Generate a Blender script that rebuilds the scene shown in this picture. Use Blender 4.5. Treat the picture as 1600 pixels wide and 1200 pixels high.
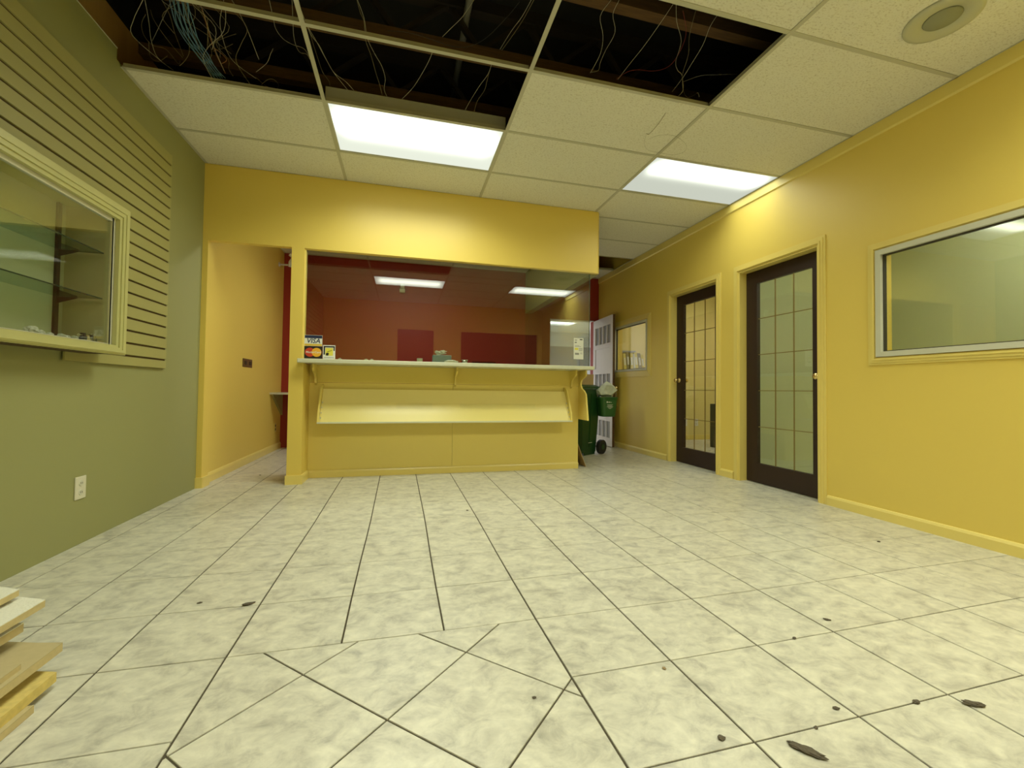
import bpy, bmesh, math, random
from mathutils import Vector, Matrix, noise

random.seed(7)
for o in list(bpy.data.objects):
    bpy.data.objects.remove(o, do_unlink=True)
SC = bpy.context.scene
COL = SC.collection
PI = math.pi

# ------------------------------------------------------------------ camera
cd = bpy.data.cameras.new('camera')
cam = bpy.data.objects.new('camera', cd)
COL.objects.link(cam)
cd.sensor_width = 36.0
cd.lens = 671.34 / 1600 * 36
cd.shift_x = -0.00226
cd.shift_y = -0.00485
cd.clip_start = 0.02
right = Vector((0.968375, -0.249198, 0.012277))
up = Vector((-0.017926, -0.020411, 0.999631))
fwd = Vector((0.248856, 0.968237, 0.024233))
m = Matrix.Identity(4)
for i in range(3):
    m[i][0] = right[i]; m[i][1] = up[i]; m[i][2] = -fwd[i]
m[0][3], m[1][3], m[2][3] = 0, 0, 0.8418
cam.matrix_world = m
SC.camera = cam

# ------------------------------------------------------------------ world, exposure
w = bpy.data.worlds.new('world'); SC.world = w; w.use_nodes = True
w.node_tree.nodes['Background'].inputs[0].default_value = (0.02, 0.02, 0.02, 1)
w.node_tree.nodes['Background'].inputs[1].default_value = 0.3
SC.view_settings.view_transform = 'Standard'
SC.view_settings.look = 'None'
SC.view_settings.gamma = 1
SC.view_settings.use_curve_mapping = False
SC.view_settings.exposure = 0.17

LAMP = 7.5          # strength of the main ceiling diffusers
LAMP_RGB = (0.95, 1.0, 0.84)

# ------------------------------------------------------------------ materials
def new_mat(name):
    mt = bpy.data.materials.new(name); mt.use_nodes = True
    nt = mt.node_tree
    return mt, nt, nt.nodes['Principled BSDF']

def lin(r, g, b):
    f = lambda c: (c / 255 / 12.92) if c / 255 <= 0.04045 else ((c / 255 + 0.055) / 1.055) ** 2.4
    return (f(r), f(g), f(b))

def plain(name, rgb, rough=0.5, metal=0.0, spec=0.5, var=0.06, scale=6.0, bump=0.0, bscale=200.0, coat=0.0):
    """Painted / plastic / wood surface with gentle procedural variation."""
    mt, nt, p = new_mat(name)
    N, L = nt.nodes, nt.links
    geo = N.new('ShaderNodeNewGeometry')
    nz = N.new('ShaderNodeTexNoise'); nz.inputs['Scale'].default_value = scale; nz.inputs['Detail'].default_value = 4
    L.new(geo.outputs['Position'], nz.inputs['Vector'])
    mx = N.new('ShaderNodeMix'); mx.data_type = 'RGBA'
    mx.inputs[6].default_value = (*[c * (1 - var) for c in rgb], 1)
    mx.inputs[7].default_value = (*[min(1, c * (1 + var)) for c in rgb], 1)
    L.new(nz.outputs['Fac'], mx.inputs[0])
    L.new(mx.outputs[2], p.inputs['Base Color'])
    p.inputs['Roughness'].default_value = rough
    p.inputs['Metallic'].default_value = metal
    p.inputs['Specular IOR Level'].default_value = spec
    p.inputs['Coat Weight'].default_value = coat
    p.inputs['Coat Roughness'].default_value = 0.05
    if bump > 0:
        n2 = N.new('ShaderNodeTexNoise'); n2.inputs['Scale'].default_value = bscale; n2.inputs['Detail'].default_value = 3
        L.new(geo.outputs['Position'], n2.inputs['Vector'])
        bp = N.new('ShaderNodeBump'); bp.inputs['Strength'].default_value = bump; bp.inputs['Distance'].default_value = 0.004
        L.new(n2.outputs['Fac'], bp.inputs['Height']); L.new(bp.outputs['Normal'], p.inputs['Normal'])
    return mt

def glass_mat(name, tint, f0=0.045, rough=0.0):
    """Thin sheet glass: tinted see-through plus a Fresnel-like mirror part."""
    mt = bpy.data.materials.new(name); mt.use_nodes = True
    nt = mt.node_tree; N, L = nt.nodes, nt.links
    N.remove(N['Principled BSDF'])
    out = N['Material Output']
    tr = N.new('ShaderNodeBsdfTransparent'); tr.inputs[0].default_value = (*tint, 1)
    gl = N.new('ShaderNodeBsdfGlossy'); gl.inputs['Roughness'].default_value = rough
    gl.inputs[0].default_value = (1, 1, 1, 1)
    lw = N.new('ShaderNodeLayerWeight'); lw.inputs['Blend'].default_value = 0.5
    pw = N.new('ShaderNodeMath'); pw.operation = 'POWER'; pw.inputs[1].default_value = 5
    ma = N.new('ShaderNodeMath'); ma.operation = 'MULTIPLY_ADD'
    ma.inputs[1].default_value = 1 - f0; ma.inputs[2].default_value = f0
    L.new(lw.outputs['Facing'], pw.inputs[0]); L.new(pw.outputs[0], ma.inputs[0])
    mx = N.new('ShaderNodeMixShader')
    L.new(ma.outputs[0], mx.inputs[0]); L.new(tr.outputs[0], mx.inputs[1]); L.new(gl.outputs[0], mx.inputs[2])
    L.new(mx.outputs[0], out.inputs['Surface'])
    return mt

def floor_tile_mat():
    mt, nt, p = new_mat('marbled_floor_tile')
    N, L = nt.nodes, nt.links
    geo = N.new('ShaderNodeNewGeometry'); oi = N.new('ShaderNodeObjectInfo')
    mul = N.new('ShaderNodeVectorMath'); mul.operation = 'SCALE'; mul.inputs[0].default_value = (7.3, 3.1, 9.7)
    L.new(oi.outputs['Random'], mul.inputs['Scale'])
    add = N.new('ShaderNodeVectorMath'); add.operation = 'ADD'
    L.new(geo.outputs['Position'], add.inputs[0]); L.new(mul.outputs[0], add.inputs[1])
    mp = N.new('ShaderNodeMapping'); mp.inputs['Rotation'].default_value = (0, 0, 0.6); mp.inputs['Scale'].default_value = (1, 1.3, 1)
    L.new(add.outputs[0], mp.inputs['Vector'])
    n1 = N.new('ShaderNodeTexNoise'); n1.inputs['Scale'].default_value = 11.5; n1.inputs['Detail'].default_value = 8; n1.inputs['Roughness'].default_value = 0.66
    n1.inputs['Distortion'].default_value = 0.5
    L.new(mp.outputs[0], n1.inputs['Vector'])
    r = N.new('ShaderNodeValToRGB')
    e = r.color_ramp.elements
    e[0].position = 0.30; e[0].color = (0.365, 0.345, 0.275, 1)
    e[1].position = 0.64; e[1].color = (0.670, 0.640, 0.500, 1)
    k = e.new(0.48); k.color = (0.565, 0.540, 0.425, 1)
    L.new(n1.outputs['Fac'], r.inputs[0])
    n2 = N.new('ShaderNodeTexNoise'); n2.inputs['Scale'].default_value = 30; n2.inputs['Detail'].default_value = 5
    L.new(mp.outputs[0], n2.inputs['Vector'])
    r2 = N.new('ShaderNodeMapRange'); r2.inputs[1].default_value = 0.35; r2.inputs[2].default_value = 0.65
    r2.inputs[3].default_value = 0.93; r2.inputs[4].default_value = 1.05
    L.new(n2.outputs['Fac'], r2.inputs[0])
    mx = N.new('ShaderNodeVectorMath'); mx.operation = 'SCALE'
    L.new(r.outputs[0], mx.inputs[0]); L.new(r2.outputs[0], mx.inputs['Scale'])
    L.new(mx.outputs[0], p.inputs['Base Color'])
    rr = N.new('ShaderNodeMapRange'); rr.inputs[3].default_value = 0.24; rr.inputs[4].default_value = 0.42
    L.new(n1.outputs['Fac'], rr.inputs[0]); L.new(rr.outputs[0], p.inputs['Roughness'])
    p.inputs['Specular IOR Level'].default_value = 0.5
    bp = N.new('ShaderNodeBump'); bp.inputs['Strength'].default_value = 0.12; bp.inputs['Distance'].default_value = 0.002
    L.new(n2.outputs['Fac'], bp.inputs['Height']); L.new(bp.outputs['Normal'], p.inputs['Normal'])
    return mt

def ceiling_mat():
    mt, nt, p = new_mat('acoustic_ceiling_panel')
    N, L = nt.nodes, nt.links
    geo = N.new('ShaderNodeNewGeometry')
    mp = N.new('ShaderNodeMapping'); mp.inputs['Scale'].default_value = (1, 1.6, 1); mp.inputs['Rotation'].default_value = (0, 0, 0.4)
    L.new(geo.outputs['Position'], mp.inputs['Vector'])
    n1 = N.new('ShaderNodeTexNoise'); n1.inputs['Scale'].default_value = 75; n1.inputs['Detail'].default_value = 4; n1.inputs['Roughness'].default_value = 0.6
    L.new(mp.outputs[0], n1.inputs['Vector'])
    r = N.new('ShaderNodeValToRGB'); e = r.color_ramp.elements
    e[0].position = 0.28; e[0].color = (0.54, 0.50, 0.37, 1)
    e[1].position = 0.48; e[1].color = (0.76, 0.745, 0.63, 1)
    L.new(n1.outputs['Fac'], r.inputs[0]); L.new(r.outputs[0], p.inputs['Base Color'])
    p.inputs['Roughness'].default_value = 0.95
    bp = N.new('ShaderNodeBump'); bp.inputs['Strength'].default_value = 0.6; bp.inputs['Distance'].default_value = 0.004
    L.new(n1.outputs['Fac'], bp.inputs['Height']); L.new(bp.outputs['Normal'], p.inputs['Normal'])
    return mt

def diffuser_mat(name, peak, base, rgb, hx=0.6, tube=0.11, yc=-0.09):
    """Prismatic acrylic lit by tubes behind it: brighter over the tubes, paler at the rim."""
    mt = bpy.data.materials.new(name); mt.use_nodes = True
    nt = mt.node_tree; N, L = nt.nodes, nt.links
    N.remove(N['Principled BSDF']); out = N['Material Output']
    tc = N.new('ShaderNodeTexCoord'); sp = N.new('ShaderNodeSeparateXYZ')
    L.new(tc.outputs['Object'], sp.inputs[0])
    def mth(op, a, b=None, c=None):
        n = N.new('ShaderNodeMath'); n.operation = op
        for i, v in enumerate((a, b, c)):
            if v is None: continue
            if isinstance(v, (int, float)): n.inputs[i].default_value = v
            else: L.new(v, n.inputs[i])
        return n.outputs[0]
    y2 = mth('POWER', mth('ABSOLUTE', mth('DIVIDE', mth('SUBTRACT', sp.outputs['Y'], yc), tube)), 2.0)
    gy = mth('EXPONENT', mth('MULTIPLY', y2, -1.0))
    ax = mth('ABSOLUTE', sp.outputs['X'])
    mr = N.new('ShaderNodeMapRange'); mr.interpolation_type = 'SMOOTHSTEP'
    L.new(ax, mr.inputs[0]); mr.inputs[1].default_value = hx - 0.14; mr.inputs[2].default_value = hx - 0.01
    mr.inputs[3].default_value = 1; mr.inputs[4].default_value = 0.08
    st = mth('MULTIPLY_ADD', mth('MULTIPLY', gy, mr.outputs[0]), peak, base)
    em = N.new('ShaderNodeEmission'); em.inputs[0].default_value = (*rgb, 1)
    L.new(st, em.inputs['Strength']); L.new(em.outputs[0], out.inputs['Surface'])
    return mt

def wood_mat(name, dark, light, rough=0.5, axis=0, scale=6):
    mt, nt, p = new_mat(name)
    N, L = nt.nodes, nt.links
    geo = N.new('ShaderNodeNewGeometry')
    mp = N.new('ShaderNodeMapping'); sc = [9, 9, 9]; sc[axis] = 0.9
    mp.inputs['Scale'].default_value = sc
    L.new(geo.outputs['Position'], mp.inputs['Vector'])
    n = N.new('ShaderNodeTexNoise'); n.inputs['Scale'].default_value = scale; n.inputs['Detail'].default_value = 6; n.inputs['Distortion'].default_value = 0.8
    L.new(mp.outputs[0], n.inputs['Vector'])
    mx = N.new('ShaderNodeMix'); mx.data_type = 'RGBA'
    mx.inputs[6].default_value = (*dark, 1); mx.inputs[7].default_value = (*light, 1)
    L.new(n.outputs['Fac'], mx.inputs[0]); L.new(mx.outputs[2], p.inputs['Base Color'])
    p.inputs['Roughness'].default_value = rough
    return mt

YEL = (0.775, 0.585, 0.118)
M = {}
M['yellow'] = plain('yellow_wall_paint', YEL, 0.42, var=0.03, scale=1.2, bump=0.05, bscale=160)
M['yellow_trim'] = plain('yellow_gloss_trim', (0.80, 0.645, 0.18), 0.3, var=0.02)
M['yellow_gloss'] = plain('yellow_laminate', (0.80, 0.64, 0.165), 0.22, var=0.03, scale=2)
M['green'] = plain('olive_green_wall_paint', (0.30, 0.30, 0.115), 0.6, var=0.03, scale=1.0, bump=0.05)
M['slat'] = plain('olive_slatwall_face', (0.365, 0.34, 0.115), 0.55, var=0.03, scale=3)
M['slat_core'] = plain('brown_slatwall_core', (0.07, 0.04, 0.008), 0.8)
M['red'] = plain('deep_red_wall_paint', (0.31, 0.022, 0.010), 0.5, var=0.04, scale=1.5)
M['casing'] = plain('pale_olive_case_trim', (0.50, 0.48, 0.19), 0.45, var=0.04)
M['greenroom'] = plain('sage_green_office_paint', (0.50, 0.53, 0.32), 0.6, var=0.03, scale=1)
M['yellow_pale'] = plain('pale_yellow_board', (0.92, 0.78, 0.29), 0.3, var=0.02)
M['white'] = plain('white_paint', (0.72, 0.72, 0.70), 0.5, var=0.02)
M['cream'] = plain('cream_plastic', (0.66, 0.63, 0.47), 0.4, var=0.02)
M['frame'] = plain('off_white_window_frame', (0.60, 0.59, 0.45), 0.4, var=0.03)
M['gasket'] = plain('dark_gasket', (0.05, 0.04, 0.02), 0.6)
M['rim'] = plain('off_white_laminate_edge', (0.62, 0.62, 0.45), 0.35, var=0.08, scale=25)
M['door'] = plain('dark_brown_door_wood', (0.024, 0.009, 0.004), 0.5, var=0.15, scale=8)
M['gold'] = plain('gold_glazing_bar', (0.26, 0.19, 0.055), 0.4, metal=0.3)
M['brass'] = plain('brass', (0.80, 0.62, 0.28), 0.22, metal=1.0)
M['chrome'] = plain('chrome', (0.75, 0.75, 0.72), 0.15, metal=1.0)
M['tee'] = plain('painted_steel_tee', (0.50, 0.485, 0.37), 0.5, var=0.03)
M['housing'] = plain('grey_fixture_housing', (0.42, 0.40, 0.30), 0.5)
M['panel'] = ceiling_mat()
M['tile'] = floor_tile_mat()
M['grout'] = plain('dark_grout', (0.075, 0.06, 0.032), 0.9, var=0.2, scale=30)
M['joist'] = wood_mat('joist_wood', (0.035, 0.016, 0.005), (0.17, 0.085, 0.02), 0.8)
M['joist_web'] = plain('shaded_lumber', (0.016, 0.009, 0.004), 0.9, var=0.3)  # joist wood darkened so webs and top chords fade into plenum shade
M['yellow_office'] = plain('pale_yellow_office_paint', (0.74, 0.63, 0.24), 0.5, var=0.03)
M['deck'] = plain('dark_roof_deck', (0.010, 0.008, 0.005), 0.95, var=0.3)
M['ply'] = wood_mat('orange_board', (0.36, 0.21, 0.055), (0.48, 0.29, 0.075), 0.7, axis=2, scale=2)
M['glass'] = glass_mat('clear_glass', (0.93, 0.95, 0.91), 0.055)
M['screen'] = glass_mat('counter_glass', (0.80, 0.82, 0.76), 0.062)
M['rackglass'] = glass_mat('rack_glass', (0.985, 0.99, 0.97), 0.035)
M['greenglass'] = glass_mat('greenish_glass', (0.86, 0.90, 0.86), 0.05)
M['shelfglass'] = glass_mat('shelf_glass', (0.62, 0.73, 0.66), 0.07)
M['glassedge'] = plain('green_glass_edge', (0.045, 0.075, 0.045), 0.2, var=0.1)
M['night'] = plain('dark_window_glass', (0.012, 0.010, 0.008), 0.1)
M['binbody'] = plain('dark_green_bin_plastic', (0.012, 0.060, 0.012), 0.4, var=0.1)
M['pail'] = plain('green_pail_plastic', (0.022, 0.10, 0.018), 0.4)
M['black'] = plain('black_rubber', (0.010, 0.010, 0.010), 0.6)
M['bag'] = plain('crumpled_bag', (0.52, 0.54, 0.42), 0.6, var=0.25, scale=30)
M['card'] = plain('brown_cardboard', (0.42, 0.29, 0.12), 0.85, var=0.08, scale=10)
M['greydoor'] = plain('grey_slot_recess', (0.30, 0.30, 0.32), 0.6)
M['whitedoor'] = plain('white_door_paint', (0.72, 0.69, 0.72), 0.45)
M['grey'] = plain('grey_partition', (0.30, 0.31, 0.33), 0.7)
M['cab'] = plain('dark_grey_cabinet', (0.07, 0.065, 0.05), 0.5)
M['slate'] = plain('brown_switch_plate', (0.12, 0.075, 0.025), 0.35)
M['speaker'] = plain('speaker_ring_paint', (0.50, 0.50, 0.36), 0.5)
M['grille'] = plain('speaker_grille', (0.30, 0.31, 0.20), 0.6, bump=0.6, bscale=600)
M['bluebox'] = plain('blue_tissue_carton', (0.12, 0.22, 0.26), 0.5, var=0.3, scale=60)
M['paper'] = plain('white_paper', (0.72, 0.72, 0.62), 0.8, var=0.03)
M['tape'] = plain('pale_tape_roll', (0.60, 0.58, 0.40), 0.5)
M['wire_white'] = plain('cream_wire', (0.42, 0.39, 0.27), 0.5)
M['wire_tan'] = plain('tan_wire', (0.22, 0.18, 0.08), 0.5)
M['wire_black'] = plain('black_wire', (0.02, 0.02, 0.015), 0.5)
M['wire_red'] = plain('red_wire', (0.30, 0.04, 0.03), 0.5)
M['wire_orange'] = plain('orange_wire', (0.42, 0.18, 0.05), 0.5)
M['wire_grey'] = plain('grey_wire', (0.20, 0.19, 0.15), 0.5)
M['wire_blue'] = plain('blue_wire', (0.13, 0.27, 0.38), 0.45)
M['fibre'] = plain('white_fibre_board', (0.74, 0.72, 0.58), 0.9, var=0.1, scale=120, bump=0.5, bscale=150)
M['fibre_edge'] = plain('tan_board_edge', (0.52, 0.42, 0.20), 0.9, var=0.15, scale=60)
M['tanboard'] = plain('tan_particle_board', (0.46, 0.38, 0.19), 0.85, var=0.1, scale=40)
M['osb'] = plain('golden_strand_board', (0.62, 0.48, 0.14), 0.8, var=0.35, scale=45)
M['debris'] = plain('dark_debris', (0.10, 0.08, 0.05), 0.9, var=0.4, scale=200)
M['debris_tan'] = plain('tan_debris', (0.35, 0.25, 0.12), 0.9, var=0.4, scale=200)
M['caseside'] = plain('case_side_paint', (0.50, 0.46, 0.24), 0.6)
M['s_white'] = plain('sticker_white', (0.75, 0.76, 0.68), 0.4)
M['s_navy'] = plain('sticker_navy', (0.01, 0.02, 0.07), 0.4)
M['s_gold'] = plain('sticker_gold', (0.72, 0.50, 0.05), 0.4)
M['s_red'] = plain('sticker_red', (0.55, 0.05, 0.02), 0.4)
M['s_orange'] = plain('sticker_orange', (0.80, 0.42, 0.03), 0.4)
M['s_black'] = plain('sticker_black', (0.012, 0.012, 0.012), 0.4)
M['s_yellow'] = plain('sticker_yellow', (0.72, 0.66, 0.08), 0.4)
M['s_grey'] = plain('print_grey', (0.25, 0.25, 0.22), 0.6)
M['folder'] = plain('yellow_folder', (0.66, 0.55, 0.06), 0.6)
M['folder_dark'] = plain('olive_folder', (0.22, 0.18, 0.04), 0.6)
M['lamp'] = diffuser_mat('lit_acrylic_diffuser', LAMP, 0.78, LAMP_RGB)
M['lamp_pale'] = diffuser_mat('pale_lit_diffuser', 2.4, 0.55, LAMP_RGB, tube=0.10, yc=-0.15)
M['lamp_rear'] = diffuser_mat('rear_lit_diffuser', 8.0, 2.4, LAMP_RGB, tube=0.2, yc=0.0)
M['lamp_service'] = diffuser_mat('lit_service_diffuser', 18.0, 0.9, (0.93, 0.96, 0.92))
M['lamp_yellow_office'] = diffuser_mat('lit_yellow_office_diffuser', 36.0, 0.9, (1.0, 0.98, 0.9))
M['lamp_office'] = diffuser_mat('lit_office_diffuser', 34.0, 0.9, (1.0, 1.0, 0.85))
M['lamp_cool'] = diffuser_mat('lit_cool_diffuser', 16.0, 1.5, (0.93, 0.95, 1.0))

# ------------------------------------------------------------------ builders
def origin(o):
    v = Vector((0, 0, 0))
    while o is not None:
        v += o.location; o = o.parent
    return v

class MB:
    def __init__(self): self.v = []; self.f = []
    def add(self, vs, fs):
        n = len(self.v); self.v += [Vector(x) for x in vs]; self.f += [tuple(i + n for i in f) for f in fs]; return self
    def box(self, x0, x1, y0, y1, z0, z1):
        vs = [(x, y, z) for x in (x0, x1) for y in (y0, y1) for z in (z0, z1)]
        return self.add(vs, [(0, 1, 3, 2), (4, 6, 7, 5), (0, 4, 5, 1), (2, 3, 7, 6), (0, 2, 6, 4), (1, 5, 7, 3)])
    def cham(self, x0, x1, y0, y1, z0, z1, c):
        """box with all edges chamfered by c"""
        bm = bmesh.new(); bmesh.ops.create_cube(bm, size=1)
        for v in bm.verts:
            v.co = Vector(((x0 + x1) / 2 + v.co.x * (x1 - x0), (y0 + y1) / 2 + v.co.y * (y1 - y0), (z0 + z1) / 2 + v.co.z * (z1 - z0)))
        bmesh.ops.bevel(bm, geom=bm.edges[:], offset=c, segments=1, affect='EDGES')
        bm.verts.index_update()
        self.add([v.co.copy() for v in bm.verts], [[v.index for v in f.verts] for f in bm.faces]); bm.free(); return self
    def prism(self, poly, axis, a, b):
        """poly in the two other axes (in xyz order), extruded along axis from a to b"""
        def P(q, t):
            q = list(q); q.insert(axis, t); return q
        n = len(poly)
        vs = [P(q, a) for q in poly] + [P(q, b) for q in poly]
        fs = [tuple(range(n))[::-1], tuple(range(n, 2 * n))] + [(i, (i + 1) % n, n + (i + 1) % n, n + i) for i in range(n)]
        return self.add(vs, fs)
    def tube(self, pts, r, n=6, cap=True):
        pts = [Vector(p) for p in pts]; vs = []; fs = []
        ref = Vector((0.13, 0.31, 0.94)).normalized()
        for i, p in enumerate(pts):
            t = (pts[min(i + 1, len(pts) - 1)] - pts[max(i - 1, 0)]).normalized()
            a = t.cross(ref)
            if a.length < 1e-3: a = t.cross(Vector((1, 0, 0)))
            a.normalize(); b = t.cross(a)
            rr = r[i] if isinstance(r, (list, tuple)) else r
            for k in range(n):
                an = 2 * PI * k / n; vs.append(p + (a * math.cos(an) + b * math.sin(an)) * rr)
        for i in range(len(pts) - 1):
            for k in range(n):
                fs.append((i * n + k, i * n + (k + 1) % n, (i + 1) * n + (k + 1) % n, (i + 1) * n + k))
        if cap: fs += [tuple(range(n))[::-1], tuple(range((len(pts) - 1) * n, len(pts) * n))]
        return self.add(vs, fs)
    def lathe(self, prof, c, axis='z', n=20):
        """prof: (radius, height) list round axis through c"""
        vs = []; fs = []
        for r, h in prof:
            for k in range(n):
                a = 2 * PI * k / n; x, y = r * math.cos(a), r * math.sin(a)
                d = {'z': (x, y, h), 'x': (h, x, y), 'y': (x, h, y)}[axis]
                vs.append(Vector(c) + Vector(d))
        for i in range(len(prof) - 1):
            for k in range(n):
                fs.append((i * n + k, i * n + (k + 1) % n, (i + 1) * n + (k + 1) % n, (i + 1) * n + k))
        fs += [tuple(range(n))[::-1], tuple(range((len(prof) - 1) * n, len(prof) * n))]
        return self.add(vs, fs)
    def build(self, name, mat, parent=None, loc=None, smooth=False, mats=None):
        me = bpy.data.meshes.new(name)
        o = bpy.data.objects.new(name, me)
        if parent is not None:
            o.parent = parent; base = origin(parent)
            if loc is not None: o.location = Vector(loc) - base; base = Vector(loc)
        else:
            base = Vector(loc) if loc is not None else Vector((0, 0, 0)); o.location = base
        me.from_pydata([v - base for v in self.v], [], self.f)
        bm = bmesh.new(); bm.from_mesh(me); bmesh.ops.recalc_face_normals(bm, faces=bm.faces[:]); bm.to_mesh(me); bm.free()
        me.materials.append(M[mat])
        if smooth:
            for p in me.polygons: p.use_smooth = True
        COL.objects.link(o)
        return o

def tag(o, label=None, cat=None, group=None, kind=None):
    if label: o['label'] = label
    if cat: o['category'] = cat
    if group: o['group'] = group
    if kind: o['kind'] = kind
    return o
def empty(name, loc, label=None, cat=None, group=None, kind=None):
    o = bpy.data.objects.new(name, None); o.location = loc; o.empty_display_size = 0.1
    COL.objects.link(o); return tag(o, label, cat, group, kind)
def B(*a): return MB().box(*a)
def copy_tree(o, parent=None):
    c = o.copy(); COL.objects.link(c)
    if parent is not None: c.parent = parent
    for ch in list(o.children): copy_tree(ch, c)
    return c
def smooth_line(pts, k=5):
    P = [Vector(p) for p in pts]; out = []
    for i in range(len(P) - 1):
        p0, p1, p2, p3 = P[max(i - 1, 0)], P[i], P[i + 1], P[min(i + 2, len(P) - 1)]
        for j in range(k):
            t = j / k
            out.append(0.5 * ((2 * p1) + (p2 - p0) * t + (2 * p0 - 5 * p1 + 4 * p2 - p3) * t * t + (3 * p1 - p0 - 3 * p2 + p3) * t ** 3))
    return out + [P[-1]]
def text(s, size, mat, parent, loc, rot=(PI / 2, 0, 0), bold=0.0, shear=0.0, name='lettering', align='CENTER', sx=1.0):
    cu = bpy.data.curves.new('t', 'FONT'); cu.body = s; cu.size = size; cu.offset = bold; cu.shear = shear
    cu.align_x = align; cu.align_y = 'CENTER'; cu.extrude = 0.0003; cu.resolution_u = 2
    t = bpy.data.objects.new('t', cu); COL.objects.link(t)
    bpy.context.view_layer.update()
    me = bpy.data.meshes.new_from_object(t.evaluated_get(bpy.context.evaluated_depsgraph_get()))
    bpy.data.objects.remove(t)
    me.transform(Matrix.Diagonal((sx, 1, 1, 1)))
    me.materials.clear(); me.materials.append(M[mat])
    o = bpy.data.objects.new(name, me); COL.objects.link(o); o.parent = parent
    o.location = Vector(loc) - origin(parent); o.rotation_euler = rot
    return o

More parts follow.
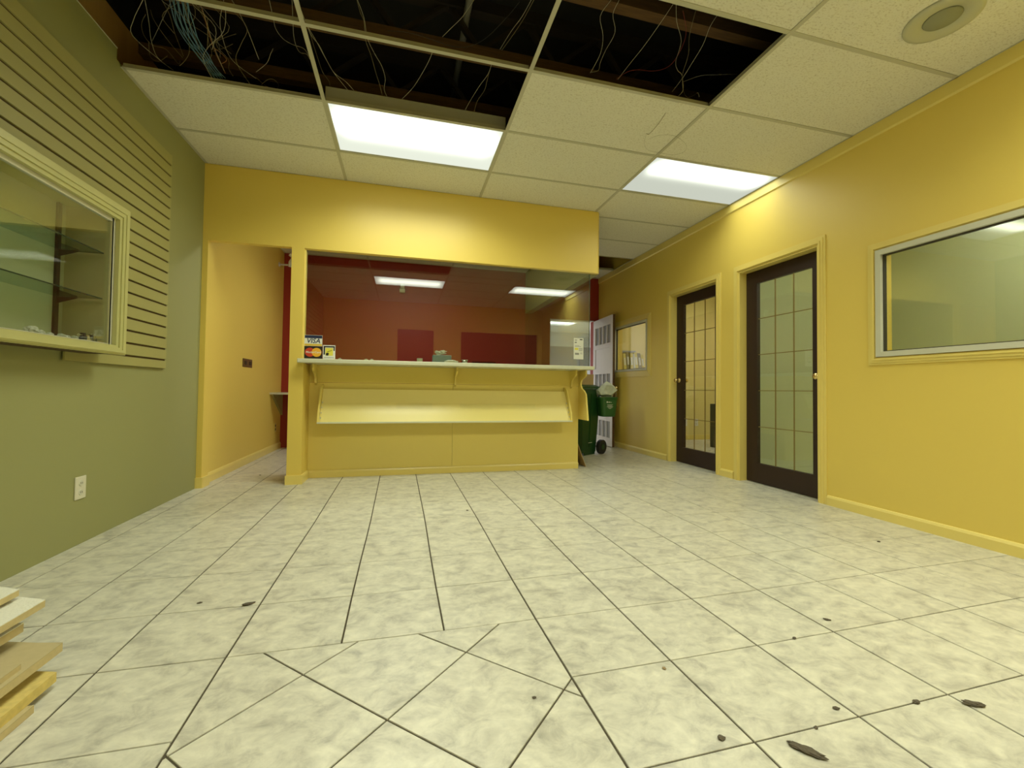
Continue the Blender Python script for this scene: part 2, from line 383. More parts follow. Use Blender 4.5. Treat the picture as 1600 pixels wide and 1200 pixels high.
# hanging wires, world coordinates in metres
WIRES = [
    ('white', [[-0.76,2.553,3.0],[-0.765,2.693,2.963],[-0.76,2.73,2.927],[-0.725,2.749,2.89],[-0.668,2.731,2.853],[-0.601,2.697,2.817],[-0.569,2.71,2.78]]),
    ('white', [[-0.643,2.589,3.0],[-0.663,2.701,2.967],[-0.673,2.768,2.933],[-0.666,2.807,2.9],[-0.645,2.804,2.867],[-0.6,2.76,2.833],[-0.578,2.753,2.8]]),
    ('white', [[-0.614,2.581,3.0],[-0.59,2.718,2.971],[-0.571,2.752,2.943],[-0.535,2.775,2.914],[-0.511,2.819,2.886],[-0.479,2.887,2.857],[-0.441,2.926,2.829],[-0.392,2.975,2.8]]),
    ('white', [[-0.615,2.628,3.0],[-0.586,2.724,2.971],[-0.555,2.775,2.943],[-0.528,2.824,2.914],[-0.502,2.862,2.886],[-0.467,2.916,2.857],[-0.399,2.94,2.829],[-0.35,2.977,2.8]]),
    ('tan', [[-0.588,2.735,2.98],[-0.575,2.824,2.944],[-0.56,2.892,2.908],[-0.543,2.949,2.872],[-0.508,2.972,2.836],[-0.5,2.961,2.8]]),
    ('tan', [[-0.294,2.471,3.0],[-0.277,2.539,2.971],[-0.259,2.562,2.943],[-0.258,2.658,2.914],[-0.231,2.742,2.886],[-0.21,2.837,2.857],[-0.186,2.924,2.829],[-0.174,2.968,2.8]]),
    ('white', [[-0.291,2.482,3.0],[-0.26,2.571,2.971],[-0.25,2.678,2.943],[-0.211,2.759,2.914],[-0.171,2.817,2.886],[-0.153,2.887,2.857],[-0.162,2.953,2.829],[-0.131,3.008,2.8]]),
    ('white', [[0.137,2.609,2.9],[0.114,2.678,2.875],[0.07,2.783,2.85],[0.021,2.879,2.825],[-0.05,2.977,2.8]]),
    ('white', [[0.352,2.285,3.0],[0.289,2.404,2.967],[0.225,2.47,2.933],[0.182,2.5,2.9]]),
    ('white', [[0.653,2.192,3.0],[0.611,2.297,2.95],[0.563,2.35,2.9],[0.515,2.441,2.85]]),
    ('tan', [[0.667,2.188,3.0],[0.623,2.302,2.947],[0.577,2.364,2.893],[0.524,2.433,2.84]]),
    ('white', [[0.502,2.613,2.9],[0.491,2.685,2.875],[0.449,2.78,2.85],[0.408,2.901,2.825],[0.383,2.972,2.8]]),
    ('tan', [[0.502,2.621,2.9],[0.495,2.734,2.875],[0.49,2.804,2.85],[0.456,2.888,2.825],[0.447,2.974,2.8]]),
    ('black', [[0.581,2.245,2.98],[0.539,2.346,2.976],[0.447,2.523,2.971],[0.351,2.612,2.967],[0.242,2.632,2.963],[0.098,2.602,2.959],[-0.028,2.588,2.954],[-0.131,2.603,2.95]]),
    ('white', [[-0.808,2.86,2.9],[-0.823,2.865,2.867],[-0.853,2.903,2.833],[-0.927,2.955,2.8]]),
    ('tan', [[-0.943,3.008,2.8],[-0.898,3.07,2.793],[-0.846,3.075,2.787],[-0.814,3.01,2.78],[-0.83,2.955,2.773],[-0.868,2.965,2.767],[-0.911,3.008,2.76]]),
    ('white', [[1.06,2.082,3.0],[1.049,2.08,2.956],[1.016,2.142,2.912],[1.067,2.212,2.868],[1.086,2.286,2.824],[1.069,2.387,2.78]]),
    ('white', [[1.098,2.071,3.0],[1.098,2.081,2.969],[1.091,2.139,2.937],[1.142,2.212,2.906],[1.132,2.31,2.874],[1.127,2.372,2.843],[1.125,2.392,2.811],[1.072,2.381,2.78]]),
    ('white', [[1.41,1.976,3.0],[1.383,1.985,2.952],[1.356,2.076,2.904],[1.323,2.207,2.856],[1.281,2.298,2.808],[1.244,2.369,2.76]]),
    ('white', [[1.395,2.002,3.0],[1.402,2.009,2.978],[1.474,2.106,2.956],[1.57,2.198,2.935],[1.616,2.317,2.913],[1.656,2.355,2.891],[1.694,2.362,2.869],[1.764,2.449,2.847],[1.817,2.475,2.825],[1.826,2.421,2.804],[1.814,2.365,2.782],[1.828,2.37,2.76]]),
    ('red', [[1.495,2.078,3.0],[1.579,2.164,2.975],[1.608,2.235,2.95],[1.615,2.333,2.925],[1.577,2.373,2.9],[1.494,2.385,2.875],[1.383,2.37,2.85],[1.311,2.375,2.825],[1.26,2.418,2.8]]),
    ('tan', [[1.564,2.059,3.0],[1.603,2.167,2.95],[1.645,2.232,2.9],[1.665,2.312,2.85],[1.656,2.309,2.8]]),
    ('white', [[1.689,1.967,3.0],[1.67,2.0,2.963],[1.658,2.058,2.927],[1.675,2.14,2.89],[1.674,2.237,2.853],[1.666,2.313,2.817],[1.648,2.4,2.78]]),
    ('grey', [[1.719,2.387,2.85],[1.794,2.309,2.85],[1.898,2.272,2.85],[2.003,2.238,2.85]]),
    ('white', [[-1.424,2.741,3.0],[-1.413,2.744,2.952],[-1.436,2.831,2.904],[-1.465,2.918,2.856],[-1.467,2.993,2.808],[-1.393,3.014,2.76]]),
    ('tan', [[-1.496,2.916,3.0],[-1.537,2.961,2.971],[-1.55,3.013,2.943],[-1.523,3.044,2.914],[-1.45,3.013,2.886],[-1.412,3.004,2.857],[-1.386,3.051,2.829],[-1.343,2.975,2.8]]),
    ('tan', [[-1.481,2.927,2.85],[-1.522,3.021,2.837],[-1.514,3.048,2.825],[-1.47,3.026,2.812],[-1.398,2.951,2.8]]),
    ('tan', [[-1.45,2.871,3.0],[-1.435,2.874,2.95],[-1.404,2.897,2.9],[-1.362,2.931,2.85],[-1.316,2.941,2.8]]),
    ('tan', [[-1.351,2.761,3.0],[-1.328,2.812,2.95],[-1.331,2.877,2.9],[-1.319,2.907,2.85],[-1.305,2.926,2.8]]),
    ('orange', [[-1.148,2.715,3.0],[-1.13,2.702,2.956],[-1.132,2.78,2.912],[-1.141,2.893,2.868],[-1.126,2.947,2.824],[-1.106,2.991,2.78]]),
    ('white', [[-1.013,2.689,3.0],[-1.031,2.711,2.96],[-1.06,2.77,2.92],[-1.072,2.865,2.88],[-1.058,2.923,2.84],[-1.009,2.936,2.8],[-0.926,2.956,2.76]]),
    ('tan', [[-1.202,2.963,2.9],[-1.125,2.892,2.9],[-1.045,2.834,2.9],[-0.987,2.797,2.9]]),
    ('tan', [[-1.175,2.982,2.9],[-1.098,2.935,2.9],[-1.034,2.886,2.9]]),
    ('orange', [[-1.127,2.879,2.85],[-1.087,2.909,2.833],[-1.079,2.924,2.817],[-1.108,2.934,2.8]]),
    ('white', [[-1.171,2.774,3.0],[-1.129,2.72,2.945],[-1.12,2.773,2.89],[-1.118,2.857,2.835],[-1.105,2.963,2.78]]),
    ('blue', [[-1.3,2.737,3.0],[-1.299,2.763,2.96],[-1.307,2.837,2.92],[-1.287,2.899,2.88],[-1.247,2.949,2.84],[-1.21,2.998,2.8],[-1.176,3.024,2.76]]),
    ('blue', [[-1.286,2.722,2.99],[-1.276,2.747,2.952],[-1.296,2.826,2.913],[-1.268,2.888,2.875],[-1.243,2.944,2.837],[-1.196,2.992,2.798],[-1.174,3.024,2.76]]),
    ('blue', [[-1.258,2.703,2.98],[-1.269,2.736,2.943],[-1.271,2.811,2.907],[-1.265,2.881,2.87],[-1.222,2.934,2.833],[-1.199,2.991,2.797],[-1.156,3.019,2.76]]),
    ('blue', [[-1.247,2.689,2.97],[-1.244,2.719,2.935],[-1.263,2.801,2.9],[-1.244,2.869,2.865],[-1.221,2.929,2.83],[-1.182,2.984,2.795],[-1.157,3.019,2.76]]),
    ('blue', [[-1.22,2.671,2.96],[-1.235,2.708,2.927],[-1.238,2.787,2.893],[-1.24,2.861,2.86],[-1.201,2.919,2.827],[-1.184,2.982,2.793],[-1.139,3.014,2.76]]),
    ('blue', [[-1.211,2.657,2.95],[-1.209,2.691,2.918],[-1.232,2.777,2.887],[-1.217,2.849,2.855],[-1.202,2.915,2.823],[-1.166,2.975,2.792],[-1.142,3.015,2.76]]),
    ('blue', [[-1.187,2.64,2.94],[-1.199,2.679,2.91],[-1.209,2.763,2.88],[-1.211,2.841,2.85],[-1.184,2.906,2.82],[-1.166,2.973,2.79],[-1.127,3.011,2.76]]),
    ('blue', [[-1.177,2.626,2.93],[-1.174,2.662,2.902],[-1.202,2.753,2.873],[-1.189,2.829,2.845],[-1.183,2.901,2.817],[-1.149,2.966,2.788],[-1.129,3.012,2.76]]),
    ('blue', [[-1.15,2.607,2.92],[-1.166,2.651,2.893],[-1.177,2.738,2.867],[-1.186,2.822,2.84],[-1.163,2.891,2.813],[-1.151,2.964,2.787],[-1.111,3.007,2.76]]),
]
DANGLING = [[1.613, 2.248, 2.76], [1.672, 2.322, 2.743], [1.666, 2.368, 2.727], [1.659, 2.454, 2.71], [1.674, 2.581, 2.693], [1.665, 2.689, 2.677], [1.629, 2.67, 2.66]]
LOOP = [[1.629, 2.67, 2.66], [1.685, 2.792, 2.662], [1.765, 2.861, 2.664], [1.879, 2.871, 2.667], [1.989, 2.871, 2.669], [2.04, 2.809, 2.671], [1.988, 2.727, 2.673], [1.846, 2.665, 2.676], [1.746, 2.69, 2.678], [1.702, 2.748, 2.68]]

# ------------------------------------------------------------------ the setting
XL, XR, YB, YF, YR, CE, TOP = -1.64, 3.12, 4.08, 6.55, -1.35, 2.70, 3.38

def struct(name, mb, mat, parent=None):
    return tag(mb.build(name, mat, parent), kind='structure')

# floor: grout bed with separate tiles
floor = struct('floor', B(-1.9, 6.5, -1.6, 13.3, -0.12, -0.0035), 'grout')
TS, TR, TOX, TOY = 0.33258, 0.0113966, 0.15059, 1.86261
WC = ((-0.0095, -0.00205), (0.00421, -0.01429), (0.00337, 0.016), (-0.00182, 0.00231), (-0.00084, -0.00042), (0.00365, 0.00847))
def tw(a, b):
    """tile coordinates -> world; the tiles were laid slightly out of true"""
    x = min(max(a, -3.5), 6.5); y = min(max(b, -3.3), 2.5)
    t = (1, x, y, x * x, x * y, y * y)
    a2 = a + sum(k * c[0] for k, c in zip(t, WC)); b2 = b + sum(k * c[1] for k, c in zip(t, WC))
    c, s = math.cos(TR), math.sin(TR)
    return (TOX + TS * (c * a2 - s * b2), TOY + TS * (s * a2 + c * b2))
def clip(poly, f):
    out = []
    for i in range(len(poly)):
        p, q = poly[i], poly[(i + 1) % len(poly)]; fp, fq = f(p), f(q)
        if fp >= 0: out.append(p)
        if (fp >= 0) != (fq >= 0):
            t = fp / (fp - fq); out.append((p[0] + (q[0] - p[0]) * t, p[1] + (q[1] - p[1]) * t))
    return out
def area(poly):
    return 0.5 * sum(poly[i][0] * poly[(i + 1) % len(poly)][1] - poly[(i + 1) % len(poly)][0] * poly[i][1] for i in range(len(poly)))
def tile_mesh(mb, poly, dz=0.0):
    n = len(poly); cx = sum(p[0] for p in poly) / n; cy = sum(p[1] for p in poly) / n
    def ins(p, d):
        v = Vector((cx - p[0], cy - p[1])); v.normalize(); return (p[0] + v.x * d, p[1] + v.y * d)
    lo = [(*p, -0.006) for p in poly]; mid = [(*p, -0.0012 + dz) for p in poly]; hi = [(*ins(p, 0.0012), 0.0 + dz) for p in poly]
    fs = [tuple(range(2 * n, 3 * n)), tuple(range(n))[::-1]]
    for i in range(n):
        j = (i + 1) % n
        fs += [(i, j, n + j, n + i), (n + i, n + j, 2 * n + j, 2 * n + i)]
    mb.add(lo + mid + hi, fs)
GX, GY = 0.0095, 0.0062       # half joint widths in tile units, along the room's depth and across
def rect_tile(k, m):
    return [(k + GX, m + GY), (k + 1 - GX, m + GY), (k + 1 - GX, m + 1 - GY), (k + GX, m + 1 - GY)]
clips_main = [lambda p: p[0] - XL, lambda p: XR + 0.001 - p[0], lambda p: YF + 0.05 - p[1], lambda p: p[1] - YR]
def put_tile(poly_t):
    poly = [tw(*p) for p in poly_t]
    for f in clips_main: 
        poly = clip(poly, f)
        if len(poly) < 3: return
    if abs(area(poly)) < 0.0004: return
    mb = MB(); tile_mesh(mb, poly, random.uniform(-0.0004, 0.0004))
    c = (sum(p[0] for p in poly) / len(poly), sum(p[1] for p in poly) / len(poly), 0)
    mb.build('floor_tile', 'tile', floor, loc=c)
INX0, INX1, INY1, INY0 = -2.0, 1.0, -1.0, -4.0
for k in range(-6, 10):
    for mm in range(-4, 14):
        if k in (-2, -1, 0) and mm < -1: continue
        x, y = tw(k + .5, mm + .5)
        if y > YF + 0.3: continue
        put_tile(rect_tile(k, mm))
# diagonal inset of whole and cut tiles
h = 0.7135; ox, oy = -0.551, -2.136
for i in range(-5, 6):
    for j in range(-5, 6):
        cx, cy = ox + (i + j) * h, oy + h + (i - j) * h
        r = h - 0.011
        poly = [(cx, cy - r), (cx + r, cy), (cx, cy + r), (cx - r, cy)]
        for f in (lambda p: p[0] - INX0 - 0.0095, lambda p: INX1 - 0.0095 - p[0], lambda p: INY1 - 0.005 - p[1], lambda p: p[1] - INY0):
            poly = clip(poly, f)
            if len(poly) < 3: break
        if len(poly) >= 3 and abs(area(poly)) > 0.003: put_tile(poly)
# tiles the photograph hardly shows (behind the camera, in the rooms beyond)
def tile_field(x0, x1, y0, y1):
    mb = MB(); s = 0.3326
    for a in range(int((x1 - x0) / s) + 1):
        for b in range(int((y1 - y0) / s) + 1):
            X0, Y0 = x0 + a * s, y0 + b * s
            X1, Y1 = min(X0 + s, x1), min(Y0 + s, y1)
            if X1 - X0 < .01 or Y1 - Y0 < .01: continue
            mb.box(X0 + .002, X1 - .002, Y0 + .002, Y1 - .002, -.006, 0)
    tag(mb.build('tile_field', 'tile', floor), kind='stuff')
tile_field(XL, XR, -1.35, 0.50)
tile_field(XR + .002, 6.3, 0.2, 3.56); tile_field(XR + .002, 6.3, 3.66, 6.55); tile_field(1.9, 6.2, 6.60, 13.0)

# left wall with the opening behind the display case
CY0, CY1, CZ0, CZ1 = 1.10, 2.77, 1.03, 1.79
mb = MB()
mb.box(-1.78, XL, -1.47, CY0, 0, 2.785).box(-1.78, XL, CY1, 2.94, 0, 2.785).box(-1.78, XL, 2.94, 4.20, 0, 2.72).box(-1.78, XL, CY0, CY1, 0, CZ0).box(-1.78, XL, CY0, CY1, CZ1, 2.785)
struct('wall_left', mb, 'green')
struct('trim_4', B(-1.70, XL + .002, -1.40, 2.94, 2.7855, 2.79), 'frame')
tag(B(-1.78, -1.715, -1.47, 2.76, 2.7855, 3.075).build('wall_left_upper', 'ply'), kind='structure')
tag(B(-1.78, -1.718, 2.764, 3.90, 2.7855, 3.075).build('wall_left_upper', 'ply'), kind='structure')
struct('wall_passage', B(-1.78, XL, 4.20, YF, 0, 2.80), 'yellow')
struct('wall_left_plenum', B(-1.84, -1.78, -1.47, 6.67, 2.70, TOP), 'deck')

# front partition with passage and service opening
wb = MB()
def bev_header():
    x0, x1, y0, y1, b = XL, 1.95, YB, 4.140, 0.022
    z0, z1 = 2.058, CE
    vs = [(x0, y0, z0), (x1 - b, y0, z0 + 0.0), (x1, y0 + b, z0 - 0.0), (x1, y1, z0), (x0, y1, z0)]
    vs += [(x, y, z1) for x, y, _ in vs]
    n = 5
    return vs, [tuple(range(n))[::-1], tuple(range(n, 2 * n))] + [(i, (i + 1) % n, n + (i + 1) % n, n + i) for i in range(n)]
wb.add(*bev_header())
wb.box(XL, -1.600, YB, 4.20, 0, 2.0585)
wb.box(-0.965, -0.862, YB, 4.20, 0, 2.0585)
wb.box(-0.965, -0.850, YB + .001, 4.36, 0, 1.049)
struct('wall_front', wb, 'yellow')
struct('wall_side', B(1.85, 1.95, 4.141, YF, 2.05, CE), 'green')  # header's green stands in for shade and green reflection on its inner face

# red wall behind the counter with the doorway to the back room
rb = MB()
rb.box(-1.78, 2.265, YF, 6.67, 0, TOP).box(2.265, 3.03, YF, 6.67, 1.995, TOP).box(3.03, 3.24, YF, 6.67, 0, TOP)
struct('wall_back', rb, 'red')

# right wall with two doorways and two windows
D1 = (3.765, 4.555); D2 = (2.64, 3.46); DH = 2.0
W1 = (5.07, 5.965, 1.13, 1.79); W2 = (0.80, 2.205, 1.10, 1.81)
mb = MB()
segs = [(-1.47, W2[0], None), (W2[0], W2[1], W2), (W2[1], D2[0], None), (D2[0], D2[1], 'd'), (D2[1], D1[0], None), (D1[0], D1[1], 'd'),
        (D1[1], W1[0], None), (W1[0], W1[1], W1), (W1[1], YF, None)]
for a, b, k in segs:
    if k is None: mb.box(XR, 3.24, a, b, 0, TOP)
    elif k == 'd': mb.box(XR, 3.24, a, b, DH, TOP)
    else: mb.box(XR, 3.24, a, b, 0, k[2]).box(XR, 3.24, a, b, k[3], TOP)
struct('wall_right', mb, 'yellow')
# wall behind the camera with two unlit windows
mb = MB()
mb.box(-1.78, -0.15, -1.47, YR, 0, TOP).box(-0.15, 0.62, -1.47, YR, 0, 0.85).box(-0.15, 0.62, -1.47, YR, 2.12, TOP)
mb.box(0.62, 1.22, -1.47, YR, 0, TOP).box(1.22, 3.0, -1.47, YR, 0, 0.85).box(1.22, 3.0, -1.47, YR, 2.12, TOP).box(3.0, 3.24, -1.47, YR, 0, TOP)
struct('wall_rear', mb, 'yellow')
struct('window_3', B(-0.15, 0.62, -1.44, -1.42, 0.85, 2.12), 'night')
struct('window_4', B(1.22, 3.0, -1.44, -1.42, 0.85, 2.12), 'night')

# offices beyond the right wall
struct('wall_office_green', B(3.24, 6.3, 3.56, 3.61, 0, TOP).box(4.9, 5.0, 0.2, 3.56, 0, TOP).box(3.24, 6.3, 0.08, 0.2, 0, TOP), 'greenroom')
struct('wall_office_yellow', B(3.24, 6.3, 3.61, 3.66, 0, TOP).box(6.3, 6.42, 3.61, 6.67, 0, TOP).box(3.241, 6.3, 6.55, 6.67, 0, TOP), 'yellow_office')
struct('baseboard_office', B(3.25, 6.3, 6.536, 6.55, 0, 0.085).box(6.286, 6.3, 3.66, 6.536, 0, 0.085), 'yellow_trim')
struct('baseboard_green_office', B(4.886, 4.9, 0.2, 3.56, 0, 0.085).box(3.25, 4.886, 3.546, 3.56, 0, 0.085), 'greenroom')
struct('ceiling_office', B(3.24, 6.3, 0.2, 3.56, CE, 2.73).box(3.24, 6.3, 3.66, 6.55, CE, 2.73), 'panel')
# back room
struct('wall_back_room', B(1.78, 1.9, 6.67, 13.0, 0, TOP).box(6.2, 6.32, 6.67, 13.0, 0, TOP).box(1.78, 6.32, 13.0, 13.12, 0, TOP), 'white')
struct('ceiling_back_room', B(1.9, 6.2, 6.67, 13.0, CE, 2.73), 'white')
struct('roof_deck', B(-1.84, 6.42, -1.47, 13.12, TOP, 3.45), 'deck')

# ceiling grid
XLN = [XL, -0.5354, 0.6838, 1.9030, XR]
YLN = [YR, -0.47, 0.14, 0.75, 1.147, 1.757, 2.3668, 2.9764, 3.586, 4.1956, 4.8052, 5.4148, 6.0244, YF]
ang = MB()
ang.box(XL, XL + .02, 2.97, YF, CE, CE + .003).box(XR - .02, XR, YR, YF, CE, CE + .003)
ang.box(XL + .02, XR - .02, YR, YR + .02, CE, CE + .003).box(XL + .02, XR - .02, YF - .02, YF, CE, CE + .003)
ceil = struct('ceiling', ang, 'tee')
for x in XLN[1:-1]:
    MB().box(x - .012, x + .012, YR + .02, YF - .02, CE - .001, CE + .0025).box(x - .0015, x + .0015, YR + .02, YF - .02, CE + .0025, CE + .032).build('grid_tee', 'tee', ceil)
for y in YLN[1:-1]:
    for c in range(4):
        a, b = XLN[c] + .012, XLN[c + 1] - .012
        MB().box(a, b, y - .012, y + .012, CE, CE + .003).box(a, b, y - .0015, y + .0015, CE + .003, CE + .03).build('grid_tee', 'tee', ceil)
OPEN = {(0, 4), (0, 5), (0, 6), (1, 4), (1, 5), (1, 6), (2, 5), (3, 11)}
LIGHTS = {(1, 7), (3, 7), (1, 2), (3, 2), (1, 10)}
for c in range(4):
    for r in range(len(YLN) - 1):
        if (c, r) in OPEN or (c, r) in LIGHTS: continue
        a, b, y0, y1 = XLN[c] + .003, XLN[c + 1] - .003, YLN[r] + .003, YLN[r + 1] - .003
        mb = MB().cham(a, b, y0, y1, CE + .0035, CE + .019, .002)
        mb.build('ceiling_panel', 'panel', ceil, loc=((a + b) / 2, (y0 + y1) / 2, CE + .004))

# joists in the open ceiling
for y in (0.45, 1.0, 1.56, 2.13, 2.715, 3.27, 3.83):
    j = empty('ceiling_joist', (0, y, 3.0), kind='structure')
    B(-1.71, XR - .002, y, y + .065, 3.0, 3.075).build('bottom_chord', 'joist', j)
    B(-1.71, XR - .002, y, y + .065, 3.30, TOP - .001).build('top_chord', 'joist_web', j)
    n_ = 9
    for k in range(n_):
        xa = -1.65 + k * (XR + 1.6) / n_; xb = xa + (XR + 1.6) / n_ * .5; xc = xa + (XR + 1.6) / n_
        MB().prism([(xa, 3.075), (xa + .04, 3.075), (xb + .04, 3.30), (xb, 3.30)], 1, y + .015, y + .05).build('web_strut', 'joist_web', j)
        MB().prism([(xc, 3.075), (xc - .04, 3.075), (xb + .05, 3.30), (xb + .09, 3.30)], 1, y + .015, y + .05).build('web_strut', 'joist_web', j)
for x, z in ((0.35, 3.31),):
    tag(MB().tube([(x, 0.4, z - .07), (x, 3.95, z - .07)], 0.022, 8).build('ceiling_conduit', 'wire_grey', smooth=True), kind='structure')

# baseboards and top strip
def base_r(y0, y1):
    o = MB().prism([(3.106, 0), (3.106, .056), (3.112, .070), (3.12, .074), (3.12, 0)], 1, y0, y1)
    return o
for a, b in ((YR, 2.572), (3.528, 3.70), (4.62, YF)):
    # prism along y: poly is (x, z)
    struct('baseboard_right', base_r(a, b), 'yellow_trim')
struct('baseboard_left', MB().prism([(-1.64, 0), (-1.64, .085), (-1.632, .078), (-1.626, .06), (-1.626, 0)], 1, 4.2, YF), 'yellow_trim')
struct('baseboard_front', MB().box(-1.64, -1.588, 4.066, 4.08, 0, .085).box(-1.60, -1.586, 4.08, 4.205, 0, .085), 'yellow_trim')
struct('trim_1', MB().prism([(3.12, 2.615), (3.108, 2.625), (3.108, 2.70), (3.12, 2.70)], 1, YR, YF), 'yellow_trim')

# ---------------- door and window casings on the right wall
def casing(mb, y0, y1, z0, z1, wd, bottom=False):
    """stepped picture-frame moulding round an opening, proud of the wall face at x = XR"""
    for d, t, o in ((wd, .008, 0.0), (wd * .62, .013, wd * .10), (wd * .22, .018, wd * .16)):
        a0, a1, b1 = y0 - o - d, y1 + o + d, z1 + o + d
        zz = (z0 - o - d) if bottom else z0
        x0 = XR - t
        mb.box(x0, XR, a0, y0 - o, zz, b1).box(x0, XR, y1 + o, a1, zz, b1).box(x0, XR, y0 - o, y1 + o, z1 + o, b1)
        if bottom: mb.box(x0, XR, y0 - o, y1 + o, zz, z0 - o)
    return mb
def glazed_door(name, y0, y1, knob_y, label):
    t = empty(name, (3.2, (y0 + y1) / 2, 0), kind='structure')
    casing(MB(), y0, y1, 0, DH, .062).build('casing', 'yellow_trim', t)
    MB().box(XR - .004, 3.238, y1 - .010, y1 - .0005, 0, DH - .001).box(XR - .004, 3.238, y0 + .0005, y0 + .010, 0, DH - .001).box(XR - .004, 3.238, y0 + .01, y1 - .01, DH - .012, DH - .0012).build('jamb', 'yellow_trim', t)
    a, b = y0 + .012, y1 - .012
    g0, g1, gz0, gz1 = a + .105, b - .125, 0.185, 1.868
    X0, X1 = 3.195, 3.232
    MB().box(X0, X1, g1, b, .006, DH - .015).box(X0, X1, a, g0, .006, DH - .015).box(X0, X1, g0, g1, .006, gz0).box(X0, X1, g0, g1, gz1, DH - .015).build('door_frame', 'door', t)
    nx, nz = 3, 5
    for i in range(nx):
        for j in range(nz):
            ya = g0 + (g1 - g0) * i / nx; yb = g0 + (g1 - g0) * (i + 1) / nx
            za = gz0 + (gz1 - gz0) * j / nz; zb = gz0 + (gz1 - gz0) * (j + 1) / nz
            B(3.2125, 3.2165, ya + .001, yb - .001, za + .001, zb - .001).build('pane', 'glass' if name == 'door_1' else 'glass', t)
    mb = MB()
    for i in range(1, nx): mb_ = B(3.210, 3.219, g0 + (g1 - g0) * i / nx - .003, g0 + (g1 - g0) * i / nx + .003, gz0, gz1).build('glazing_bar', 'gold', t)
    for j in range(1, nz): mb_ = B(3.2105, 3.2185, g0, g1, gz0 + (gz1 - gz0) * j / nz - .003, gz0 + (gz1 - gz0) * j / nz + .003).build('glazing_bar', 'gold', t)
    prof = [(.004, .0), (.028, .0), (.028, .006), (.012, .009), (.011, .03), (.022, .038), (.027, .050), (.024, .062), (.008, .068)]
    k1 = MB().lathe([(r, -h_) for r, h_ in prof], (X0, knob_y, .975), 'x', 16).build('knob', 'brass', t, smooth=True)
    k2 = MB().lathe(prof, (X1, knob_y, .975), 'x', 16).build('knob', 'brass', t, smooth=True)
    return t
glazed_door('door_1', *D1, D1[1] - .065, '')
glazed_door('door_2', *D2, D2[0] + .045, '')

def wall_window(name, y0, y1, z0, z1, fw, trimw, fmat='frame', pane='glass'):
    t = empty(name, (3.12, (y0 + y1) / 2, z0), kind='structure')
    casing(MB(), y0 - .012, y1 + .012, z0 - .012, z1 + .012, trimw, True).build('trim', 'yellow_trim', t)
    a0, a1, b0, b1 = y0 - .008, y1 + .008, z0 - .008, z1 + .008
    mb = MB()
    for d, x0, x1 in ((0, 3.102, 3.15),):
        mb.box(x0, x1, a0, a0 + fw, b0, b1).box(x0, x1, a1 - fw, a1, b0, b1).box(x0, x1, a0 + fw, a1 - fw, b0, b0 + fw).box(x0, x1, a0 + fw, a1 - fw, b1 - fw, b1)
    mb.build('frame', fmat, t)
    g0, g1, h0, h1 = a0 + fw, a1 - fw, b0 + fw, b1 - fw
    mb = MB(); q = .007
    mb.box(3.125, 3.15, g0, g0 + q, h0, h1).box(3.125, 3.15, g1 - q, g1, h0, h1).box(3.125, 3.15, g0 + q, g1 - q, h0, h0 + q).box(3.125, 3.15, g0 + q, g1 - q, h1 - q, h1)
    mb.build('gasket', 'gasket', t)
    B(3.134, 3.139, g0 + q, g1 - q, h0 + q, h1 - q).build('pane', pane, t)
    return t
wall_window('window_1', *W1, .028, .075)
wall_window('window_2', *W2, .034, .050)

# ------------------------------------------------------------------ lamps
def ceiling_light(x0, x1, y0, y1, label, mat='lamp', group=None, z=CE, watts=0, rgb=LAMP_RGB):
    cx, cy = (x0 + x1) / 2, (y0 + y1) / 2
    t = empty('ceiling_light', (cx, cy, z), label, 'light', group)
    a, b, c, d = x0 + .006, x1 - .006, y0 + .006, y1 - .006
    MB().box(a, b, c, c + .004, z + .004, z + .10).box(a, b, d - .004, d, z + .004, z + .10).box(a, a + .004, c + .004, d - .004, z + .004, z + .10).box(b - .004, b, c + .004, d - .004, z + .004, z + .10).box(a, b, c, d, z + .10, z + .106).build('housing', 'housing', t)
    f = .014
    MB().box(a + .004, b - .004, c + .004, c + f, z + .004, z + .010).box(a + .004, b - .004, d - f, d - .004, z + .004, z + .010).box(a + .004, a + f, c + f, d - f, z + .004, z + .010).box(b - f, b - .004, c + f, d - f, z + .004, z + .010).build('frame', 'frame', t)
    B(a + f, b - f, c + f, d - f, z + .006, z + .009).build('diffuser', mat, t, loc=(cx, cy, z + .0075))
    if watts:        # the tubes' light, which the prismatic lens sends mostly downward
        ld = bpy.data.lights.new('tube_light', 'AREA'); ld.shape = 'RECTANGLE'; ld.size = x1 - x0 - .06; ld.size_y = y1 - y0 - .06
        ld.energy = watts; ld.color = rgb; ld.spread = math.radians(148)
        lo = bpy.data.objects.new('tube_light', ld); COL.objects.link(lo); lo.parent = t; lo.location = (0, 0, .002)
    return t
ceiling_light(XLN[1], XLN[2], YLN[7], YLN[8], 'glowing ceiling light with grey housing bare beside the open ceiling', watts=20)
ceiling_light(XLN[3], XLN[4], YLN[7], YLN[8], 'glowing ceiling light touching the yellow right wall', 'lamp_pale', watts=7)
ceiling_light(XLN[1], XLN[2], YLN[2], YLN[3], 'ceiling light seen only mirrored left in the counter glass', 'lamp_rear', watts=21)
ceiling_light(XLN[3], XLN[4], YLN[2], YLN[3], 'ceiling light seen only mirrored right in the counter glass', 'lamp_rear', watts=21)
ceiling_light(XLN[1], XLN[2], YLN[10], YLN[11], 'ceiling light behind the counter glass over the service area', 'lamp_service', watts=15, rgb=(0.95, 0.97, 0.92))
ceiling_light(4.1, 5.3, 4.8, 5.4, 'ceiling light in the yellow office behind the glazed doors', 'lamp_yellow_office', z=CE - .014)
ceiling_light(3.5, 4.7, 1.6, 2.2, 'ceiling light in the sage green office behind the big window', 'lamp_office', z=CE - .014)
